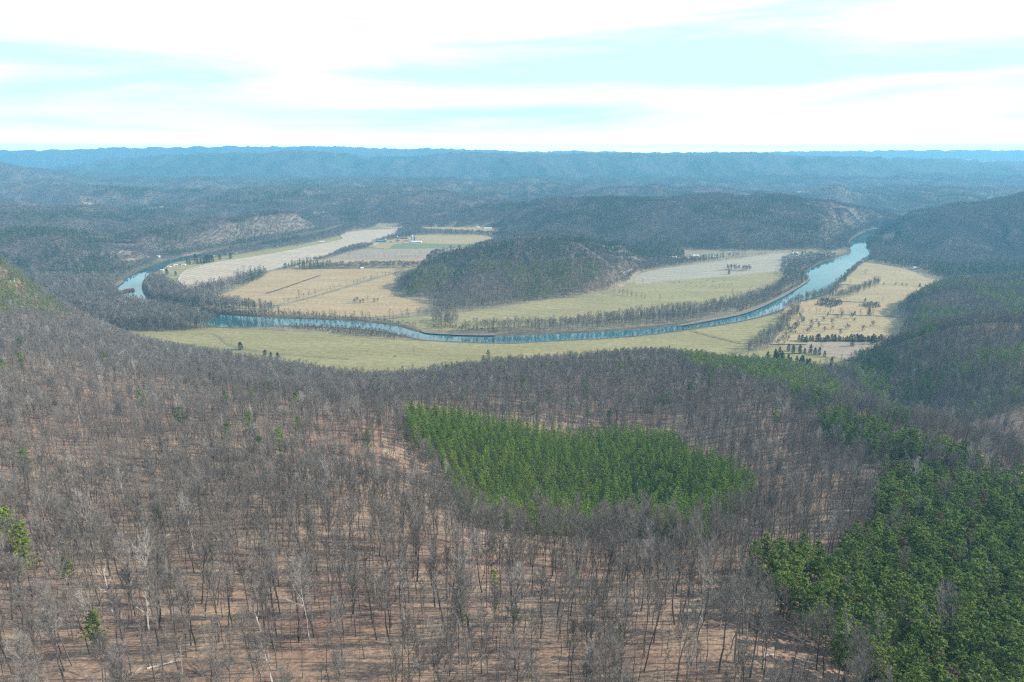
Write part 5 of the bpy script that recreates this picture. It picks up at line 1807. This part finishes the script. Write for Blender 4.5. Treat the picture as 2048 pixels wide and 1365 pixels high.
nt.links.new(amp_.outputs[0], sm_.inputs[0])
nt.links.new(gap.outputs['Color'], sm_.inputs[1])
nt.links.new(sm_.outputs[0], rp.inputs['Fac'])
tint = nt.nodes.new('ShaderNodeMix')
tint.data_type = 'RGBA'
tint.blend_type = 'MULTIPLY'
tint.inputs['Factor'].default_value = 1
tint.inputs['B'].default_value = (.95, 1.0, .95, 1)
nt.links.new(sky.outputs['Color'], tint.inputs['A'])
mx = nt.nodes.new('ShaderNodeMix')
mx.data_type = 'RGBA'
mx.inputs['B'].default_value = (11, 11.2, 11.5, 1)
# a milky veil thickens towards the horizon
sep = nt.nodes.new('ShaderNodeSeparateXYZ')
nt.links.new(tc.outputs['Generated'], sep.inputs[0])
veil = nt.nodes.new('ShaderNodeMapRange')
veil.interpolation_type = 'SMOOTHSTEP'
veil.inputs['From Min'].default_value = .045
veil.inputs['From Max'].default_value = .0
nt.links.new(sep.outputs['Z'], veil.inputs['Value'])
vm = nt.nodes.new('ShaderNodeMath')
vm.operation = 'MAXIMUM'
nt.links.new(rp.outputs['Color'], vm.inputs[0])
nt.links.new(veil.outputs['Result'], vm.inputs[1])
bright = nt.nodes.new('ShaderNodeMix')
bright.data_type = 'RGBA'
bright.inputs['A'].default_value = (13, 13.1, 13.2, 1)
bright.inputs['B'].default_value = (17, 16.4, 16, 1)
nt.links.new(veil.outputs['Result'], bright.inputs['Factor'])
nt.links.new(bright.outputs['Result'], mx.inputs['B'])
nt.links.new(vm.outputs[0], mx.inputs['Factor'])
low = nt.nodes.new('ShaderNodeMapRange')
low.inputs['From Min'].default_value = .34
low.inputs['From Max'].default_value = .18
low.inputs['To Max'].default_value = .9
nt.links.new(sp0.outputs['Z'], low.inputs['Value'])
turq = nt.nodes.new('ShaderNodeMix')
turq.data_type = 'RGBA'
turq.inputs['B'].default_value = (3.2, 5.1, 4.45, 1)
nt.links.new(low.outputs['Result'], turq.inputs['Factor'])
nt.links.new(tint.outputs['Result'], turq.inputs['A'])
nt.links.new(turq.outputs['Result'], mx.inputs['A'])
nt.links.new(mx.outputs['Result'], bg.inputs['Color'])

sd = bpy.data.lights.new('sun', 'SUN')
sd.energy = 4.3
sd.angle = math.radians(.53)
sd.color = (1, .95, .87)
so = bpy.data.objects.new('sun', sd)
col.objects.link(so)
from mathutils import Vector
dv = Vector((math.cos(SUN_EL) * math.cos(SUN_AZ), math.cos(SUN_EL) * math.sin(SUN_AZ), math.sin(SUN_EL)))
so.rotation_euler = dv.to_track_quat('Z', 'Y').to_euler()

# ------------------------------------------------------------------ camera
cd = bpy.data.cameras.new('camera')
cd.sensor_width = 36
cd.lens = 36 * FP / 2048
cd.clip_start = 1
cd.clip_end = 120000
co = bpy.data.objects.new('camera', cd)
col.objects.link(co)
co.location = (0, 0, CZ)
co.rotation_euler = (math.pi / 2 - PIT, 0, 0)
scene.camera = co

scene.view_settings.view_transform = 'Standard'
scene.view_settings.look = 'None'
scene.view_settings.exposure = 0.64
scene.view_settings.gamma = 1
cy = scene.cycles
cy.max_bounces = 5
cy.diffuse_bounces = 2
cy.glossy_bounces = 2
cy.transmission_bounces = 2
cy.volume_bounces = 1
cy.transparent_max_bounces = 4
cy.use_denoising = False
cy.filter_width = 1.3
cy.sampling_pattern = 'BLUE_NOISE'
cy.use_adaptive_sampling = True
cy.adaptive_threshold = .012
